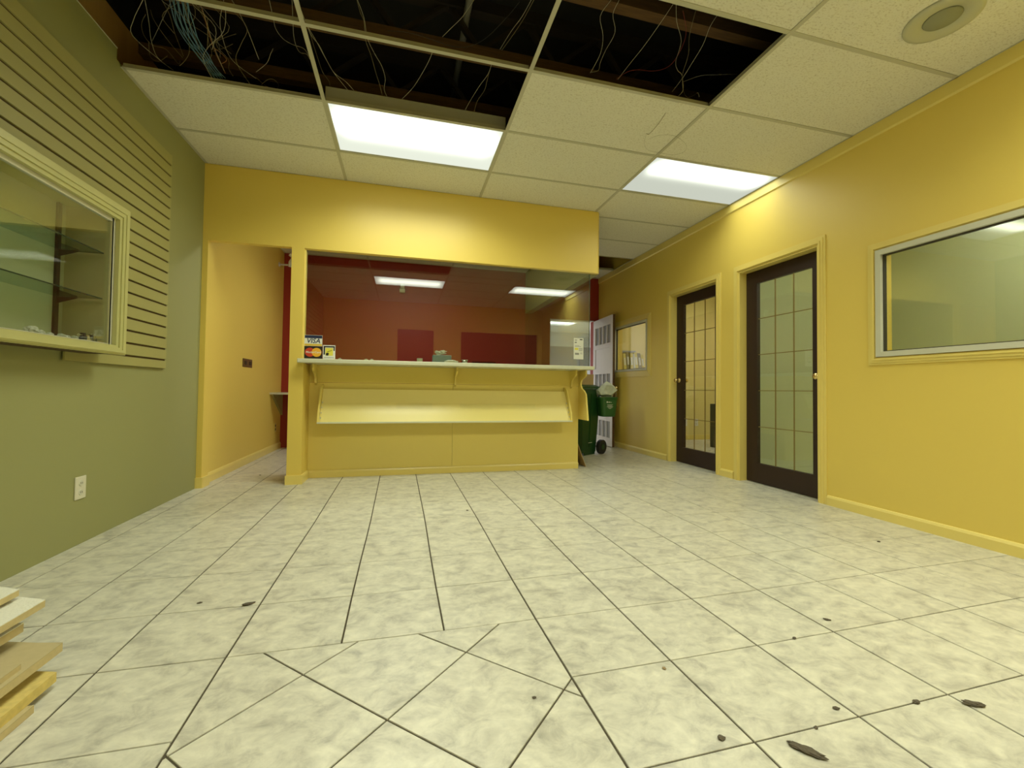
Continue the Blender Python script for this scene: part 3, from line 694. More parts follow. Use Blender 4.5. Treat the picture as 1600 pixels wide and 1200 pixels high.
ceiling_light(3.35, 4.60, 10.9, 11.6, 'cool ceiling light in the back room beyond the white door', 'lamp_cool', z=CE - .014, watts=110, rgb=(0.9, 0.93, 1.0))
ceiling_light(3.35, 4.55, 7.6, 8.2, 'added cool ceiling light brightening the back room, unseen past the doorway', 'lamp_cool', z=CE - .014, watts=70, rgb=(0.9, 0.93, 1.0))  # extra fixture added to brighten the back room; out of view

# ------------------------------------------------------------------ reception counter
ct = empty('reception_counter', (0.5, 4.4, 0), 'long yellow reception counter with off-white top under the service window', 'counter')
MB().cham(-0.885, 1.866, 4.0, 4.078, 1.050, 1.085, .004).box(-0.848, 1.866, 4.078, 4.75, 1.051, 1.085).box(1.40, 1.866, 4.75, 6.54, 1.051, 1.085).build('countertop', 'rim', ct)
B(-0.850, 0.4795, 4.345, 4.40, 0, .885).build('front_panel', 'yellow_gloss', ct)
B(0.4815, 1.836, 4.345, 4.40, 0, .885).build('front_panel', 'yellow_gloss', ct)
MB().box(-0.850, 1.836, 4.338, 4.40, .887, 1.05).build('apron', 'yellow_gloss', ct)
B(1.79, 1.836, 4.40, 6.54, 0, 1.05).build('side_panel', 'yellow_gloss', ct)
MB().prism([(4.345, 0), (4.331, 0), (4.331, .052), (4.337, .066), (4.345, .070)], 0, -0.850, 1.836).build('baseboard', 'yellow_trim', ct)
MB().prism([(-.850, 0), (-.836, 0), (-.836, .06), (-.842, .075), (-.850, .078)], 1, 4.08, 4.331).build('baseboard', 'yellow_trim', ct)
MB().box(-.972, -.836, 4.066, 4.08, 0, .078).build('baseboard', 'yellow_trim', ct)
def arc(cy, cz, r, a0, a1, n=6, ry=None):
    return [(cy + r * math.cos(math.radians(a0 + (a1 - a0) * i / n)), cz + (ry or r) * math.sin(math.radians(a0 + (a1 - a0) * i / n))) for i in range(n + 1)]
big = [(4.345, 1.05), (4.155, 1.05), (4.155, .995)] + arc(4.285, .99, .10, 180 + 20, 270 - 5, 5, .035)[0:0] + [(4.175, .982), (4.23, .965), (4.272, .945), (4.288, .92), (4.288, .89), (4.262, .86), (4.20, .835), (4.155, .80), (4.10, .53), (4.345, .53)]
MB().prism(big, 0, 1.836, 1.852).build('bracket', 'yellow_gloss', ct)
sm = [(4.338, 1.05), (4.17, 1.05), (4.17, 1.01), (4.20, .985), (4.26, .965), (4.295, .93), (4.31, .88), (4.338, .86)]
MB().prism(sm, 0, -.800, -.782).build('bracket', 'yellow_gloss', ct)
MB().prism(sm, 0, .492, .508).build('bracket', 'yellow_gloss', ct)
MB().prism(sm, 0, 1.735, 1.752).build('bracket', 'yellow_gloss', ct)

rk = empty('brochure_rack', (0.47, 4.34, .5), 'long yellow glass-fronted brochure rack below the countertop', 'rack')
MB().box(-.738, 1.677, 4.110, 4.344, .518, .531).build('ledge', 'rim', rk)
MB().prism([(4.125, .531), (4.135, .531), (4.318, .826), (4.308, .826)], 0, -.722, 1.661).build('back_board', 'yellow_pale', rk)
MB().prism([(4.114, .531), (4.117, .531), (4.124, .70), (4.121, .70)], 0, -.720, 1.659).build('glass_front', 'rackglass', rk)
endp = [(4.343, .531), (4.113, .531), (4.125, .60), (4.175, .69), (4.215, .78), (4.245, .84), (4.285, .866), (4.343, .87)]
MB().prism(endp, 0, -.738, -.723).build('end_panel', 'yellow_gloss', rk)
MB().prism(endp, 0, 1.662, 1.677).build('end_panel', 'yellow_gloss', rk)
for x in (-.712, 1.650):
    for k in range(4): MB().cham(x - .004, x + .004, 4.126 + k * .028, 4.134 + k * .028, .56 + k * .045, .575 + k * .045, .001).build('clip', 'frame', rk)

gs = tag(MB().box(-.860, 1.850, 4.106, 4.112, 1.0855, 2.0495).build('glass_screen', 'screen'), 'wide clear glass screen across the counter front', 'glass')
gs2 = empty('glass_screen', (1.855, 5.2, 1.0855), 'greenish glass screen running back along the counter end', 'glass')
B(1.8505, 1.8565, 4.115, 6.54, 1.0855, 2.0495).build('sheet', 'greenglass', gs2)
B(1.8503, 1.8567, 4.108, 4.1148, 1.0855, 2.0495).build('edge', 'glassedge', gs2)
tr = MB().box(-.862, -.852, 4.095, 4.105, 1.0855, 2.049)
tag(tr.build('trim_2', 'yellow_trim'), kind='structure')

# stickers and notice on the glass
def sticker(name, x0, x1, z0, z1, mat, label, cat='sticker'):
    t = empty(name, ((x0 + x1) / 2, 4.105, z0), label, cat)
    B(x0, x1, 4.1045, 4.1058, z0, z1).build('backing', mat, t)
    return t
y = 4.1040
s = sticker('card_sticker', -.851, -.706, 1.203, 1.299, 's_white', 'white VISA card sticker on the counter glass above the red and orange one')
B(-.849, -.708, y, y + .0004, 1.272, 1.297).build('band', 's_navy', s)
B(-.849, -.708, y, y + .0004, 1.205, 1.222).build('band', 's_gold', s)
text('VISA', .058, 's_navy', s, (-.780, y, 1.247), bold=.0009, shear=.2, sx=.98)
s = sticker('card_sticker', -.851, -.706, 1.093, 1.200, 's_black', 'black MasterCard sticker with red and orange discs at the pillar')
def disc(x, z, r, yy, mat, par, n=24):
    mb = MB(); mb.prism([(x + r * math.cos(2 * PI * k / n), z + r * math.sin(2 * PI * k / n)) for k in range(n)], 1, yy, yy + .0004); return mb.build('disc', mat, par)
disc(-.806, 1.148, .040, y - .0001, 's_red', s); disc(-.751, 1.148, .040, y - .0004, 's_orange', s)
text('MasterCard', .0255, 's_white', s, (-.778, y - .0008, 1.148), bold=.0003, shear=.15)
s = sticker('card_sticker', -.700, -.597, 1.093, 1.215, 's_white', 'small square yellow and black payment sticker right of the card stickers')
MB().box(-.694, -.682, y, y + .0004, 1.13, 1.207).box(-.682, -.612, y, y + .0004, 1.195, 1.207).box(-.612, -.602, y, y + .0004, 1.165, 1.207).build('corner_frame', 's_black', s)
B(-.679, -.616, y, y + .0004, 1.122, 1.190).build('yellow_field', 's_yellow', s)
MB().prism([(-.675, 1.123), (-.655, 1.122), (-.650, 1.140), (-.658, 1.150), (-.664, 1.146), (-.674, 1.144)], 1, y - .0004, y).build('hand', 's_black', s)
MB().prism([(-.664, 1.152), (-.625, 1.168), (-.624, 1.172), (-.665, 1.156)], 1, y - .0004, y).build('card', 's_black', s)
B(-.690, -.606, y, y + .0004, 1.103, 1.107).build('print_line', 's_grey', s)
s = sticker('paper_notice', 1.680, 1.786, 1.160, 1.378, 'paper', 'narrow white printed paper label taped to the counter glass, right end', 'paper')
for k, (xa, xb, za, hh, mt) in enumerate([(1.69, 1.715, 1.352, .008, 's_grey'), (1.745, 1.775, 1.358, .010, 's_black'), (1.69, 1.712, 1.325, .014, 's_grey'), (1.69, 1.73, 1.255, .022, 's_yellow'), (1.735, 1.778, 1.27, .005, 's_grey'), (1.735, 1.778, 1.258, .005, 's_grey'), (1.735, 1.775, 1.246, .005, 's_grey'), (1.692, 1.74, 1.298, .004, 's_grey'), (1.692, 1.76, 1.288, .004, 's_grey'), (1.694, 1.738, 1.205, .020, 's_grey'), (1.75, 1.775, 1.225, .004, 's_grey'), (1.75, 1.775, 1.214, .004, 's_grey')]):
    B(xa, xb, y, y + .0004, za, za + hh).build('print_line', mt, s)

# things on the counter
t = empty('tissue_box', (.36, 4.33, 1.085), 'blue patterned tissue box with a white tissue pulled out, on the counter', 'tissue box')
MB().cham(.272, .452, 4.27, 4.39, 1.0853, 1.172, .003).build('carton', 'bluebox', t)
def crumple(name, c, r, mat, parent=None, seed=0, flat=.6, n=10, loc=None, amp=.35, sub=3):
    bm = bmesh.new(); bmesh.ops.create_icosphere(bm, subdivisions=sub, radius=1)
    rnd = random.Random(seed); off = Vector((rnd.uniform(0, 9), rnd.uniform(0, 9), rnd.uniform(0, 9)))
    for v in bm.verts:
        d = 1 + amp * noise.noise(v.co * 2.2 + off) + amp * .5 * noise.noise(v.co * 5 + off)
        q = v.co * d; v.co = Vector((q.x * r[0], q.y * r[1], q.z * r[2]))
    zmin = min(v.co.z for v in bm.verts)
    mb = MB(); bm.verts.index_update()
    mb.add([Vector(c) + v.co - Vector((0, 0, zmin)) for v in bm.verts], [[v.index for v in f.verts] for f in bm.faces]); bm.free()
    return mb.build(name, mat, parent, loc=loc)
crumple('tissue', (.35, 4.33, 1.168), (.050, .025, .020), 'paper', t, 3, amp=.9)
tag(crumple('crumpled_tissue', (.445, 4.18, 1.0853), (.065, .035, .016), 'paper', None, 5, loc=(.445, 4.18, 1.0853)), 'crumpled white tissue lying flat before the blue tissue box', 'tissue')
tag(MB().lathe([(.012, .0005), (.027, .0005), (.027, .045), (.012, .045), (.012, .0006)], (.145, 4.24, 1.085), 'z', 18).build('tape_roll', 'tape', loc=(.145, 4.24, 1.085), smooth=False), 'pale roll of tape standing on the counter left of the tissue box', 'tape')
t = empty('metal_cup', (.575, 4.20, 1.085), 'small shiny metal dish on the counter right of the crumpled tissue', 'dish')
MB().lathe([(.020, .0005), (.026, .004), (.030, .038), (.027, .038), (.022, .006), (.002, .005)], (.575, 4.20, 1.085), 'z', 16).build('bowl', 'chrome', t, smooth=True)
MB().lathe([(.030, .036), (.032, .038), (.031, .041), (.028, .040)], (.575, 4.20, 1.085), 'z', 16).build('lip', 'frame', t, smooth=True)
tag(MB().box(.63, 1.20, 4.25, 4.55, 1.0853, 1.102).box(.66, .90, 4.27, 4.45, 1.102, 1.118).build('clear_tray', 'shelfglass', loc=(.9, 4.4, 1.0853)), 'flat stacked glass sheets on the counter right of the metal dish', 'glass')
for x, sd in ((-.565, 11), (-.34, 12), (-.29, 13)):
    tag(crumple('paper_scrap', (x, 4.16, 1.0853), (.016, .012, .010), 'tape', None, sd, loc=(x, 4.16, 1.0853)), {11: 'tiny pale scrap on the countertop just right of the square sticker', 12: 'tiny pale scrap on the countertop, left of a close pair', 13: 'tiny pale scrap on the countertop, right of a close pair'}[sd], 'scrap', 'scraps on the countertop')

# ------------------------------------------------------------------ slatwall and display case
sw = empty('slatwall_panel', (-1.64, 3.0, 1.0), 'olive slatwall panel of horizontal boards on the green wall', 'panel')
B(-1.639, -1.630, CY1 + .03, 3.532, .958, 2.47).build('backing', 'slat_core', sw)
B(-1.639, -1.630, -1.2, CY1 + .03, 1.86, 2.47).build('backing', 'slat_core', sw)
z1 = 2.466; gz = [2.3945 - .0765 * k for k in range(0, 19)]
edges_z = [2.47] + gz + [.958]
for a, b in zip(edges_z[:-1], edges_z[1:]):
    zt, zb = a - .0055, b + .0055
    if a == 2.47: zt = 2.47
    if b == .958: zb = .958
    if zt - zb < .01: continue
    if zb > 1.86: y0 = -1.2
    elif zb < 1.0: y0 = 2.60
    else: y0 = CY1 + .03
    MB().prism([(-1.6295, zb), (-1.6215, zb + .0015), (-1.6215, zt - .001), (-1.6295, zt)], 1, y0, 3.532).build('slat', 'slat', sw)

dc = empty('display_case', (-1.6, 2.0, 1.0), 'pale framed glass-fronted display case hung on the olive slatwall', 'cabinet')
FX = -1.50
ya, yb, za, zb = 1.05, 2.862, 1.004, 1.818
mb = MB()
for d, t_ in ((.105, FX - .018), (.082, FX - .008), (.05, FX)):
    pass
def frame4(mb, x0, x1, y0, y1, z0, z1, w_):
    return mb.box(x0, x1, y0, y0 + w_, z0, z1).box(x0, x1, y1 - w_, y1, z0, z1).box(x0, x1, y0 + w_, y1 - w_, z0, z0 + w_).box(x0, x1, y0 + w_, y1 - w_, z1 - w_, z1)
def frame5(mb, x0, x1, y0, y1, z0, z1, w_, wb_):
    return mb.box(x0, x1, y0, y0 + w_, z0, z1).box(x0, x1, y1 - w_, y1, z0, z1).box(x0, x1, y0 + w_, y1 - w_, z0, z0 + wb_).box(x0, x1, y0 + w_, y1 - w_, z1 - w_, z1)
frame5(mb, FX - .03, FX - .010, ya, yb, za, zb, .080, .050)
frame5(mb, FX - .010, FX - .004, ya + .006, yb - .006, za + .006, zb - .006, .054, .032)
frame5(mb, FX - .004, FX, ya + .014, yb - .014, za + .012, zb - .014, .024, .014)
mb.build('case_frame', 'casing', dc)
mb = MB(); frame5(mb, FX - .050, FX - .031, ya + .075, yb - .075, za + .045, zb - .070, .030, .012); mb.build('glass_track', 'frame', dc)
B(FX - .043, FX - .039, ya + .106, yb - .106, za + .058, zb - .101).build('glass_front', 'glass', dc)
BX = -1.735
mb = MB()
mb.box(BX - .012, BX, CY0 + .005, CY1 - .002, CZ0 + .003, CZ1 - .003)
mb.build('case_back', 'greenroom', dc)
MB().box(BX, FX - .031, CY1 - .014, CY1 - .002, CZ0 + .0285, CZ1 - .003).build('case_side', 'caseside', dc)
MB().box(BX, FX - .031, CY0 + .005, CY0 + .017, CZ0 + .0285, CZ1 - .003).build('case_side', 'caseside', dc)
MB().box(BX, FX - .031, CY0 + .017, CY1 - .014, CZ1 - .015, CZ1 - .003).build('case_top', 'casing', dc)
MB().box(BX, FX - .031, CY0 + .005, CY1 - .002, CZ0 + .003, CZ0 + .028).build('case_floor', 'rim', dc)
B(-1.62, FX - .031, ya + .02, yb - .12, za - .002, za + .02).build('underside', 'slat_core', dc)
for z in (1.532, 1.290):
    sh = B(BX + .004, FX - .052, CY0 + .03, 2.730, z, z + .006).build('shelf', 'shelfglass', dc)
    MB().box(FX - .052, FX - .0505, CY0 + .03, 2.7315, z, z + .006).box(BX + .004, FX - .052, 2.730, 2.7315, z, z + .006).build('edge', 'glassedge', sh)
for yy in (2.70, 1.9):
    MB().box(BX + .0005, BX + .012, yy - .012, yy + .012, CZ0 + .02, CZ1 - .02).build('standard', 'gasket', dc)
    for z in (1.532, 1.290):
        MB().prism([(BX + .012, z - .001), (FX - .14, z - .001), (FX - .14, z - .006), (BX + .012, z - .035)], 1, yy - .003, yy + .003).build('shelf_bracket', 'gasket', dc)
FZ = CZ0 + .0284
cr = [(-1.575, 2.33, .020, 'paper'), (-1.58, 2.385, .014, 'paper'), (-1.575, 2.50, .013, 'bag'), (-1.580, 2.545, .011, 'paper'), (-1.575, 2.585, .013, 'bag'), (-1.58, 2.44, .011, 'paper')]
for i, (x, yv, r, mt) in enumerate(cr):
    tag(crumple('plaster_crumb', (x, yv, FZ), (r, r * 1.3, r * .8), mt, None, 40 + i, loc=(x, yv, FZ)), '%s pale crumbled lump on the display case floor' % ['farthest left', 'second', 'fourth', 'fifth', 'sixth and rightmost', 'third'][i], 'rubble', 'pale lumps in the display case')
def fitting(x, yv, label, mat, h_):
    t = empty('shelf_fitting', (x, yv, FZ), label, 'fitting')
    MB().lathe([(.014, .0005), (.016, .003), (.016, h_ * .45), (.011, h_ * .5), (.011, h_)], (x, yv, FZ), 'z', 14).build('body', mat, t, smooth=False)
    MB().tube([(x, yv - .002, FZ + h_ * .7), (x + .004, yv - .034, FZ + h_ * .7)], .007, 8).build('stud', 'gasket' if mat != 'gasket' else 'chrome', t)
fitting(-1.575, 2.640, 'dark metal shelf fitting in the display case, next to the lumps', 'gasket', .042)
fitting(-1.580, 2.678, 'tan and silver shelf fitting between two darker ones in the display case', 'fibre_edge', .034)
fitting(-1.575, 2.716, 'shiny chrome shelf fitting nearest the display case corner', 'chrome', .046)

def outlet(x, yv, z, side, label, mat='cream', horiz=False, wd=.078, ht=.118):
    """duplex outlet plate; side = +1 faces +x, 'y' faces -y"""
    t = empty('wall_outlet', (x, yv, z), label, 'outlet')
    if side == 'y':
        MB().cham(x - wd / 2, x + wd / 2, yv - .006, yv, z - ht / 2, z + ht / 2, .002).build('plate', mat, t)
        for dz in (-.024, .024): MB().cham(x - .016, x + .016, yv - .0085, yv - .0055, z + dz - .014, z + dz + .014, .001).build('socket', 'frame', t)
    else:
        MB().cham(x, x + .006, yv - wd / 2, yv + wd / 2, z - ht / 2, z + ht / 2, .002).build('plate', mat, t)
        for dz in (-.024, .024):
            s_ = MB().lathe([(.016, .0), (.0165, .0055), (.015, .0085)], (x, yv, z + dz), 'x', 16).build('socket', 'frame' if mat == 'cream' else 'gasket', t)
            if mat == 'cream': MB().box(x + .0086, x + .0092, yv - .007, yv - .0045, z + dz - .004, z + dz + .006).box(x + .0086, x + .0092, yv + .0045, yv + .007, z + dz - .004, z + dz + .005).build('slots', 'gasket', s_)
    return t
outlet(-1.6398, 2.766, .298, 1, 'cream duplex power outlet low on the olive green wall')
t = empty('switch_plate', (-1.64, 5.2, 1.09), 'brown double switch plate on the yellow passage wall', 'switch')
MB().cham(-1.6398, -1.633, 5.06, 5.34, 1.045, 1.135, .002).build('plate', 'slate', t)
for yy in (5.13, 5.27): MB().cham(-1.6335, -1.628, yy - .03, yy + .03, 1.07, 1.11, .001).build('rocker', 'gasket', t)
outlet(-1.6398, 6.30, .30, 1, 'small pale outlet under the white shelf at the passage end', 'yellow_trim')
outlet(4.776, 6.5498, .30, 'y', 'left of two white outlets on the far wall inside the yellow office', 'white')
outlet(5.00, 6.5498, .30, 'y', 'right of two white outlets on the far wall inside the yellow office', 'white')

t = empty('wall_shelf', (-1.3, 6.25, .75), 'white shelf board crossing the red wall at the passage end', 'shelf')
B(-1.6398, -0.85, 6.03, 6.5498, .742, .764).build('board', 'frame', t)
MB().prism([(6.08, .7415), (6.5498, .7415), (6.5498, .45)], 0, -1.6398, -1.615).build('bracket', 'slat', t)  # olive wedge carries the shade beneath the shelf in its colour
t = empty('wall_bracket', (-1.64, 6.30, 2.49), 'small white jointed arm bracket high on the passage wall', 'bracket')
MB().lathe([(.03, 0), (.03, .008), (.012, .012)], (-1.6398, 6.30, 2.47), 'x', 14).build('base', 'white', t)
MB().tube([(-1.63, 6.30, 2.47), (-1.50, 6.27, 2.465)], .012, 8).build('arm', 'white', t)
MB().tube([(-1.50, 6.27, 2.44), (-1.49, 6.26, 2.50), (-1.46, 6.25, 2.56), (-1.50, 6.25, 2.60)], [.022, .026, .022, .020], 10).build('head', 'white', t)
t = empty('wall_sensor', (-.043, 6.53, 2.31), 'small pale motion sensor on the red wall behind the counter glass', 'sensor')
MB().cham(-.085, -.005, 6.50, 6.5498, 2.25, 2.31, .008).build('body', 'tape', t)
MB().cham(-.075, -.015, 6.485, 6.5498, 2.311, 2.37, .01).build('lens', 'frame', t)

# ------------------------------------------------------------------ ceiling speaker
t = empty('ceiling_speaker', (2.55, 1.50, CE + .003), 'round recessed ceiling speaker with a darker centre in the top right panel', 'speaker')
MB().lathe([(.150, .0), (.148, -.008), (.130, -.011), (.078, -.004), (.074, .0)], (2.55, 1.495, CE + .0035), 'z', 40).build('ring', 'speaker', t, smooth=True)
MB().lathe([(.074, -.001), (.070, -.0062), (.001, -.0066)], (2.55, 1.495, CE + .0035), 'z', 32).build('grille', 'grille', t, smooth=True)

# ------------------------------------------------------------------ far white panelled door
A = Vector((3.028, 6.552, 0)); Fd = Vector((2.987, 5.790, 0)); dl = (Fd - A); LEN = dl.length; dl.normalize(); nv = Vector((dl.y, -dl.x, 0))
if nv.x > 0: nv = -nv
t = empty('door_3', (3.02, 6.54, 0), kind='structure')
class DMB(MB):
    def bx(self, s0, s1, d0, d1, z0, z1):
        vs = []
        for s_ in (s0, s1):
            for d in (d0, d1):
                for z in (z0, z1): p = A + dl * s_ + nv * d; vs.append((p.x, p.y, z))
        return self.add(vs, [(0, 1, 3, 2), (4, 6, 7, 5), (0, 4, 5, 1), (2, 3, 7, 6), (0, 2, 6, 4), (1, 5, 7, 3)])
DT = 1.978
rows = [(.13, .38, 'v'), (.47, .76, 'p'), (.84, 1.10, 'v'), (1.19, 1.50, 'p'), (1.57, 1.85, 'v')]
mb = DMB(); s0, s1 = .085, LEN - .085
mb.bx(0, s0, -.035, 0, .008, DT).bx(s1, LEN, -.035, 0, .008, DT)
zs = [.008] + [v for r_ in rows for v in r_[:2]] + [DT]
for k in range(0, len(zs), 2): mb.bx(s0, s1, -.035, 0, zs[k], zs[k + 1])
mb.build('door_frame', 'whitedoor', t)
for z0, z1, kd in rows:
    if kd == 'p': DMB().bx(s0, s1, -.025, -.012, z0, z1).build('panel', 'whitedoor', t)
    else:
        DMB().bx(s0, s1, -.025, -.018, z0, z1).build('panel', 'greydoor', t)
        for k in range(1, 4):
            c_ = s0 + (s1 - s0) * k / 4
            DMB().bx(c_ - .012, c_ + .012, -.017, -.003, z0, z1).build('bar', 'whitedoor', t)
DMB().bx(LEN + .0005, LEN + .004, -.035, 0, .008, DT).build('edge', 'joist', t)
kp = A + dl * (LEN - .05) + nv * -.036 + Vector((0, 0, .89))
MB().tube([kp, kp - nv * .03, kp - nv * .045, kp - nv * .065], [.010, .010, .026, .020], 12).build('knob', 'brass', t, smooth=True)
struct('trim_3', MB().box(2.2655, 2.275, 6.551, 6.669, 0, 1.994).box(2.275, 3.03, 6.551, 6.669, 1.984, 1.994), 'whitedoor')
tag(MB().box(2.9, 5.6, 10.0, 10.06, 0, 1.92).build('partition_screen', 'grey', loc=(4.2, 10.03, 0)), 'grey partition screen standing in the back room', 'partition')

# ------------------------------------------------------------------ wheeled bin, pail, cartons
bc = Vector((2.285, 5.35, 0)); bk = Vector((math.cos(math.radians(31)), math.sin(math.radians(31)), 0)); sd = Vector((bk.y, -bk.x, 0))
def bp(a, b, z): p = bc + bk * a + sd * b; return (p.x, p.y, z)
t = empty('wheeled_bin', (bc.x, bc.y, 0), 'dark green wheeled bin with closed lid behind the counter end', 'bin')
def taper(mb, a0, a1, b0, b1, z0, A0, A1, B0, B1, z1):
    vs = [bp(a0, b0, z0), bp(a1, b0, z0), bp(a1, b1, z0), bp(a0, b1, z0), bp(A0, B0, z1), bp(A1, B0, z1), bp(A1, B1, z1), bp(A0, B1, z1)]
    return mb.add(vs, [(0, 1, 2, 3), (4, 5, 6, 7), (0, 1, 5, 4), (1, 2, 6, 5), (2, 3, 7, 6), (3, 0, 4, 7)])
mb = MB(); taper(mb, -.16, .14, -.155, .155, .03, -.20, .19, -.195, .195, .86)
for b in (-.08, 0, .08): taper(mb, -.165, .10, b - .02, b + .02, .10, -.205, .10, b - .02, b + .02, .80)
taper(mb, -.02, .02, .155, .166, .10, -.02, .02, .19, .202, .80)
taper(mb, -.12, .12, .150, .158, .0, -.12, .12, .150, .158, .03)
taper(mb, -.12, .12, -.158, -.150, .0, -.12, .12, -.158, -.150, .03)
mb.build('body', 'binbody', t)
mb = MB(); taper(mb, -.225, .215, -.215, .215, .862, -.225, .215, -.215, .215, .89); taper(mb, -.20, .19, -.19, .19, .89, -.14, .14, -.14, .14, .915)
mb.build('lid', 'binbody', t)
taper(MB(), -.04, .04, .1655, .169, .155, -.04, .04, .1675, .171, .163).build('stripe', 'frame', t)
MB().tube([bp(.20, -.17, .85), bp(.26, -.17, .88), bp(.26, .17, .88), bp(.20, .17, .85)], .014, 8).build('handle', 'binbody', t)
MB().tube([bp(.19, -.20, .095), bp(.19, .20, .095)], .010, 8).build('axle', 'chrome', t)
for b in (-.215, .215):
    c0 = Vector(bp(.19, b, .095)); 
    mb = MB().tube([c0 - sd * .028, c0 - sd * .022, c0 + sd * .022, c0 + sd * .028], [.080, .0945, .0945, .080], 20); wv = mb.build('wheel', 'black', t)
    MB().tube([c0 - sd * .030, c0 + sd * .030], .035, 12).build('hub', 'binbody', wv)
mb = MB(); q = lambda a, b: bp(a, b, 0)[:2]
t = tag(empty('cardboard_box', bp(0, 0, .915)), 'small brown cardboard box on the green bin lid', 'box')
taper(MB(), -.14, .14, -.12, .12, .916, -.14, .14, -.12, .12, 1.055).build('carton', 'card', t)
taper(MB(), -.14, .14, -.003, .003, 1.0552, -.14, .14, -.003, .003, 1.0565).build('flap_seam', 'fibre_edge', t)

pc = Vector((2.602, 5.205, .50))
t = empty('recycling_pail', pc, 'small green pail with white print hooked on the wheeled bin', 'pail')
def sq(hw, hd, z, n=20, e=4.0):
    out = []
    for k in range(n):
        a = 2 * PI * k / n; ca, sa = math.cos(a), math.sin(a)
        out.append((pc.x + hw * math.copysign(abs(ca) ** (2 / e), ca), pc.y + hd * math.copysign(abs(sa) ** (2 / e), sa), z))
    return out
def loft(mb, rings):
    n = len(rings[0]); vs = [p for r in rings for p in r]
    fs = [(i * n + k, i * n + (k + 1) % n, (i + 1) * n + (k + 1) % n, (i + 1) * n + k) for i in range(len(rings) - 1) for k in range(n)]
    return mb.add(vs, fs + [tuple(range(n))[::-1], tuple(range((len(rings) - 1) * n, len(rings) * n))])
loft(MB(), [sq(.085, .068, .500), sq(.100, .080, .508), sq(.106, .086, .535), sq(.125, .104, .735)]).build('body', 'pail', t)
loft(MB(), [sq(.126, .105, .7355), sq(.134, .112, .738), sq(.134, .112, .755), sq(.126, .105, .757)]).build('rim', 'pail', t)
MB().tube(smooth_line([(pc.x + .13, pc.y, .745), (pc.x + .12, pc.y + .01, .84), (2.515, 5.30, .895), (pc.x - .12, pc.y + .02, .84), (pc.x - .13, pc.y, .745)]), .004, 6).build('handle', 'wire_grey', t)
def pail_print(x0, x1, zz, hh):       # the worn, unreadable white print on the pail front
    yy_ = pc.y - (.086 + (zz - .535) / .20 * .018) - .0016
    MB().add([(pc.x + x, yy_ - o_ - (.0009 if t_ else 0) * hh / .01, zz + t_ * hh) for x in (x0, x1) for o_ in (0, .0008) for t_ in (0, 1)], [(0, 1, 3, 2), (4, 6, 7, 5), (0, 4, 5, 1), (2, 3, 7, 6), (0, 2, 6, 4), (1, 5, 7, 3)]).build('print_mark', 'paper', t)
for q_ in ((-.050, -.034, .682, .020), (-.028, .004, .686, .010), (.010, .022, .686, .006), (-.042, .040, .655, .004), (-.036, .030, .643, .004), (-.046, .044, .630, .004), (-.030, .034, .618, .004), (-.016, .018, .606, .003)): pail_print(*q_)
tag(crumple('crumpled_bag', (2.595, 5.205, .712), (.128, .092, .112), 'bag', None, 21, loc=(2.595, 5.205, .712), amp=.45, sub=2), 'crumpled grey-white bag heaped on the small green pail', 'bag')
tag(MB().prism([(1.957, 0.0), (1.962, 0.002), (1.846, .305), (1.840, .303)], 1, 4.41, 4.85).build('cardboard_sheet', 'card', loc=(1.95, 4.6, 0)), 'brown cardboard sheet leaning on the counter end near the floor', 'cardboard')

# ------------------------------------------------------------------ inside the offices
t = empty('filing_cabinet', (4.8, 5.5, 0), 'dark grey low cabinet seen through the farther glazed door', 'cabinet')
MB().cham(4.56, 5.0, 5.25, 5.65, 0, .66, .004).build('body', 'cab', t)
for k in range(2):
    d_ = MB().cham(4.545, 4.5595, 5.27, 5.63, .04 + .31 * k, .33 + .31 * k, .002).build('drawer', 'cab', t)
    B(4.535, 4.5445, 5.40, 5.50, .22 + .31 * k, .235 + .31 * k).build('handle', 'chrome', d_)
t = empty('office_shelf', (3.4, 5.8, 1.06), 'shelf board inside the small window carrying yellow binders', 'shelf')
B(3.2405, 3.70, 5.60, 6.5, 1.07, 1.09).build('board', 'frame', t)
for yy in (5.7, 6.3): MB().prism([(3.2405, 1.0695), (3.50, 1.0695), (3.2405, .87)], 1, yy, yy + .02).build('bracket', 'frame', t)
bx = [(3.265, .045, .33, .10, 'folder'), (3.318, .050, .35, .09, 'folder_dark'), (3.376, .050, .34, .08, 'folder'), (3.434, .024, .33, .07, 'paper'), (3.466, .050, .35, -.13, 'folder'), (3.530, .048, .34, -.15, 'folder_dark'), (3.590, .040, .32, -.17, 'folder')]
bx = [(a_, b_, c_, abs(d_) * -.9, e_) for a_, b_, c_, d_, e_ in bx]
nm = ['leftmost yellow binder in the small window row', 'olive binder second from left in the small window', 'yellow binder left of the white one in the small window', 'thin white binder among yellow ones in the small window', 'yellow binder leaning right of the white one', 'olive binder second from right in the small window row', 'rightmost yellow binder in the small window row']
for (xv, th, ht, ln, mt), lb in zip(bx, nm):
    t = empty('binder', (xv, 6.1, 1.09), lb, 'binder', 'binders in the small window')
    sh = ht * math.tan(ln); xv += .035
    FB = [(0, 1, 3, 2), (4, 6, 7, 5), (0, 4, 5, 1), (2, 3, 7, 6), (0, 2, 6, 4), (1, 5, 7, 3)]
    MB().add([(xv + s_ + (sh if zt else 0), y_, 1.0905 + zt * ht) for y_ in (6.0, 6.22) for s_ in (0, th) for zt in (0, 1)], FB).build('cover', mt, t)
    MB().add([(xv + .2 * th + s_ + sh * zt, y_, 1.0905 + zt * ht) for y_ in (5.9985, 5.9995) for s_ in (0, th * .6) for zt in (.45, .8)], FB).build('label', 'paper', t)
t = empty('archive_box', (3.52, 5.9, 1.09), 'dark grey archive box behind the binders in the small window', 'box')
MB().cham(3.30, 3.62, 6.24, 6.48, 1.0905, 1.455, .004).build('carton', 'cab', t)
